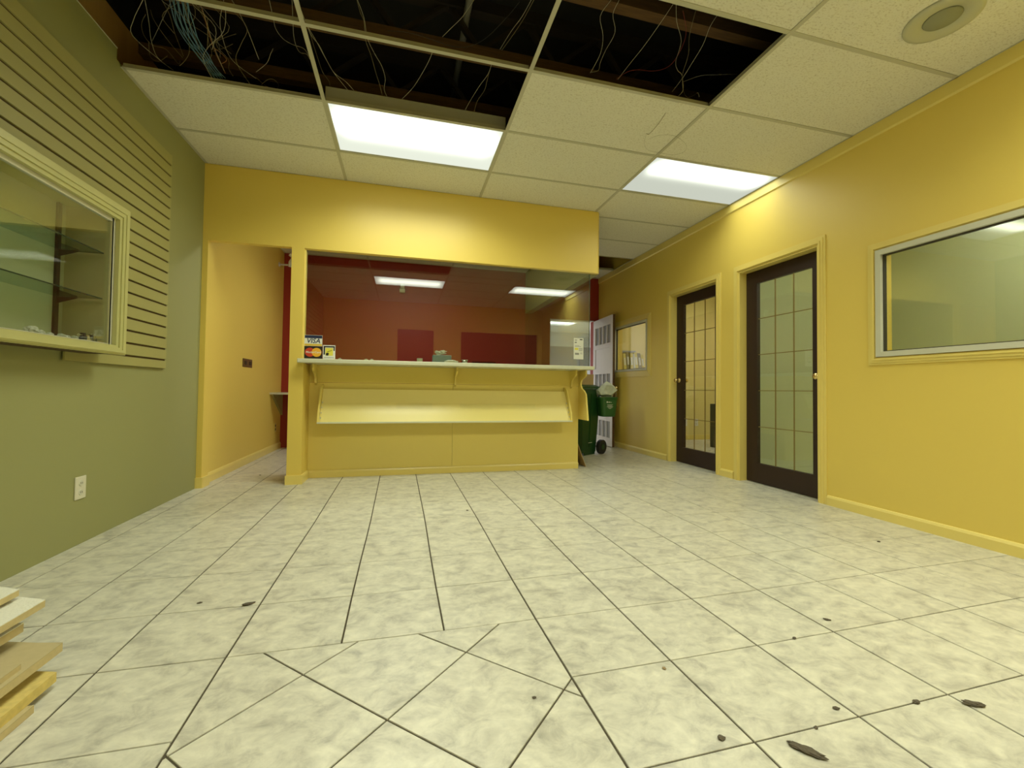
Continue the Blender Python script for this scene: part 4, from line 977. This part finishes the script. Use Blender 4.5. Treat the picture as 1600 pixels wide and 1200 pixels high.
MB().cham(3.295, 3.625, 6.235, 6.485, 1.4555, 1.49, .004).build('lid', 'grey', t)

# ------------------------------------------------------------------ boards stacked at the left edge of the picture
def board(x0, x1, y0, y1, z0, z1, top, edge, label, rot=0.0, skew=0.0):
    t = empty('board', ((x0 + x1) / 2, (y0 + y1) / 2, z0), label, 'board', 'boards stacked by the green wall')
    def q(x, yv): return (x, yv + skew * (x1 - x))
    for nm_, a, b, mt in (('core', z0, z1 - .0025, edge), ('face', z1 - .0024, z1, top)):
        vs = []
        rn = random.Random(int(x0 * 1000))
        tips = [(x1 - (x1 - x0) * k / 6, rn.uniform(-.006, .006)) for k in range(7)]
        poly = [(x1, y0), (x0, y0)] + [(x, q(x, y1)[1] + d) for x, d in reversed(tips)]
        MB().prism(poly, 2, a, b).build(nm_, mt, t)
    t.rotation_euler = (0, 0, rot)
    return t
board(-1.42, -.905, .62, 1.385, .0005, .020, 'tanboard', 'fibre_edge', 'lowest pale board in the stack, on the floor tiles', -.01)
board(-1.44, -.915, .66, 1.485, .0205, .046, 'osb', 'osb', 'golden strand board second from the floor in the stack', 0, .22)
board(-1.45, -.985, .60, 1.43, .0465, .0755, 'tanboard', 'fibre_edge', 'tan board set back under the large brown one', 0, .1)
board(-1.33, -.935, .58, 1.535, .0760, .100, 'tanboard', 'fibre_edge', 'large brown board jutting furthest from the stack middle', 0, .24)
board(-1.05, -.948, .60, 1.415, .1005, .115, 'tanboard', 'fibre_edge', 'narrow tan strip lying along the large brown board edge', 0, .05)
board(-1.30, -1.056, .60, 1.470, .1005, .134, 'fibre', 'fibre_edge', 'pale strip beside the narrow tan strip in the stack', 0, .05)
board(-1.42, -1.038, .60, 1.545, .1345, .160, 'fibre', 'fibre_edge', 'pale board just below the two white topped ones', 0, .1)
board(-1.50, -1.130, .62, 1.40, .1605, .178, 'tanboard', 'fibre_edge', 'recessed tan board under the second white topped one', .0, .1)
board(-1.50, -1.022, .62, 1.602, .1785, .200, 'fibre', 'fibre_edge', 'white topped fibre board second from the stack top', .0, .35)
board(-1.50, -1.17, .62, 1.45, .2005, .212, 'tanboard', 'fibre_edge', 'recessed tan board directly under the topmost one', .0, .1)
board(-1.55, -1.094, .60, 1.612, .2125, .232, 'fibre', 'fibre_edge', 'white topped fibre board on top of the stack', .0, .45)

# ------------------------------------------------------------------ litter on the floor
lit = [(.930, .823, .020, 'debris', 'long dark scrap on the floor near the bottom of the picture', 3.0, -.9),
       (1.513, .837, .016, 'debris', 'dark curved sliver on the tiles toward the lower right corner', 2.6, 2.6),
       (-.565, 1.876, .014, 'debris', 'dark sliver beside a joint on the left floor', 2.4, .3),
       (2.630, 1.867, .012, 'debris', 'dark pellet on the tiles near the right wall', 1.2, 0),
       (1.311, 1.204, .009, 'debris', 'tiny dark chip on a joint right of the picture centre', 1.5, .5),
       (1.133, .914, .009, 'debris', 'small dark chip a tile above the long scrap', 1.6, -.3),
       (.761, .902, .012, 'debris', 'faint grey smudge of grit below the inset tiles corner', 1.2, 0),
       (.440, 2.975, .010, 'debris', 'small dark chip on the middle floor toward the counter', 1.3, 0),
       (1.537, 1.273, .010, 'debris', 'thin dark chip right of the chip on the joint', 1.9, 2.5),
       (1.018, .874, .007, 'debris', 'tiny chip left of the small dark chip', 1.4, .8),
       (.780, 1.166, .009, 'debris_tan', 'tan crumb on the floor right of the inset tiles', 1.1, 0),
       (1.37, .88, .012, 'debris', 'greyish crumb beside the curved sliver', 1.4, 0),
       (.36, 1.14, .007, 'debris', 'dark crumb in the middle of a diagonal tile', 1.3, 0),
       (-1.30, 4.55, .012, 'debris', 'dark crumb on the passage floor', 1.3, 0),
       (-.75, 1.93, .008, 'debris', 'small chip left of the dark sliver on the left floor', 1.8, .2)]
for i, (x, yv, r, mt, lb, asp, an) in enumerate(lit):
    o = crumple('floor_debris', (0, 0, 0), (r * asp * .6, r * .6, r * .22), mt, None, 70 + i, amp=.5)
    o.location = (x, yv, .0006); o.rotation_euler = (0, 0, an); tag(o, lb, 'debris')

# ------------------------------------------------------------------ wires above the ceiling grid
ORD = ['leftmost', 'second from left', 'third from left', 'fourth from left', 'fifth from left', 'sixth from left', 'seventh from left', 'eighth from left', 'ninth from left', 'tenth from left', 'eleventh from left', 'twelfth from left', 'thirteenth from left', 'fourteenth from left', 'fifteenth from left', 'sixteenth from left', 'seventeenth from left', 'eighteenth from left', 'nineteenth from left', 'twentieth from left']
CELLS = ['the open ceiling by the left wall', 'the open ceiling around the bright fixture', 'the dark middle ceiling opening', 'the ceiling right']
CN = {'white': 'cream', 'tan': 'tan', 'black': 'black', 'red': 'red', 'orange': 'orange', 'grey': 'grey', 'blue': 'blue'}
rnd = random.Random(5)
for k in range(16):          # the tangle of thin tan wires beside the blue bundle
    x0, y0 = rnd.uniform(-1.30, -1.02), rnd.uniform(2.50, 2.80)
    pts = [(x0, y0, 3.02)]
    for q_ in range(rnd.randint(3, 5)):
        x0 += rnd.uniform(-.09, .11); y0 += rnd.uniform(-.03, .13); pts.append((x0, min(y0, 2.93), pts[-1][2] - rnd.uniform(.03, .08)))
    WIRES.append((('tan', 'tan', 'white', 'grey')[k % 4], pts))
bins = {}
for kind, pts in WIRES:
    mx_ = sum(p[0] for p in pts) / len(pts); my_ = sum(p[1] for p in pts) / len(pts)
    c = 0 if mx_ < XLN[1] else 1 if mx_ < XLN[2] else 2 if mx_ < XLN[3] else 3
    bins.setdefault((kind, c), []).append((mx_, pts))
for (kind, c), lst in bins.items():
    lst.sort(key=lambda q_: q_[0])
    for i, (mx_, pts) in enumerate(lst):
        if kind == 'blue': lb, g = 'blue cable in the thick bundle hanging at the left open ceiling', 'blue cables of the hanging bundle'
        else:
            g = '%s wires in %s' % (CN[kind], CELLS[c])
            lb = '%s %s wire drooping in %s' % (ORD[i] if len(lst) > 1 else 'loose', CN[kind], CELLS[c])
        P = smooth_line(pts, 4)
        o = MB().tube(P, .0026 if kind == 'blue' else .0014, 5).build('hanging_cable' if kind == 'blue' else 'hanging_wire', 'wire_' + kind, loc=P[0], smooth=True)
        tag(o, lb, 'cable' if kind == 'blue' else 'wire', g)
P = smooth_line([tuple(q) for q in DANGLING], 4)
tag(MB().tube(P, .0016, 5).build('hanging_wire', 'wire_tan', loc=P[0], smooth=True), 'thin wire end dangling below the ceiling panels by the second fixture', 'wire')
P = smooth_line([tuple(q) for q in LOOP], 4)
tag(MB().tube(P, .0006, 5).build('wire_loop', 'wire_tan', loc=P[0], smooth=True), 'faint thin wire loop just under the ceiling joint', 'wire')
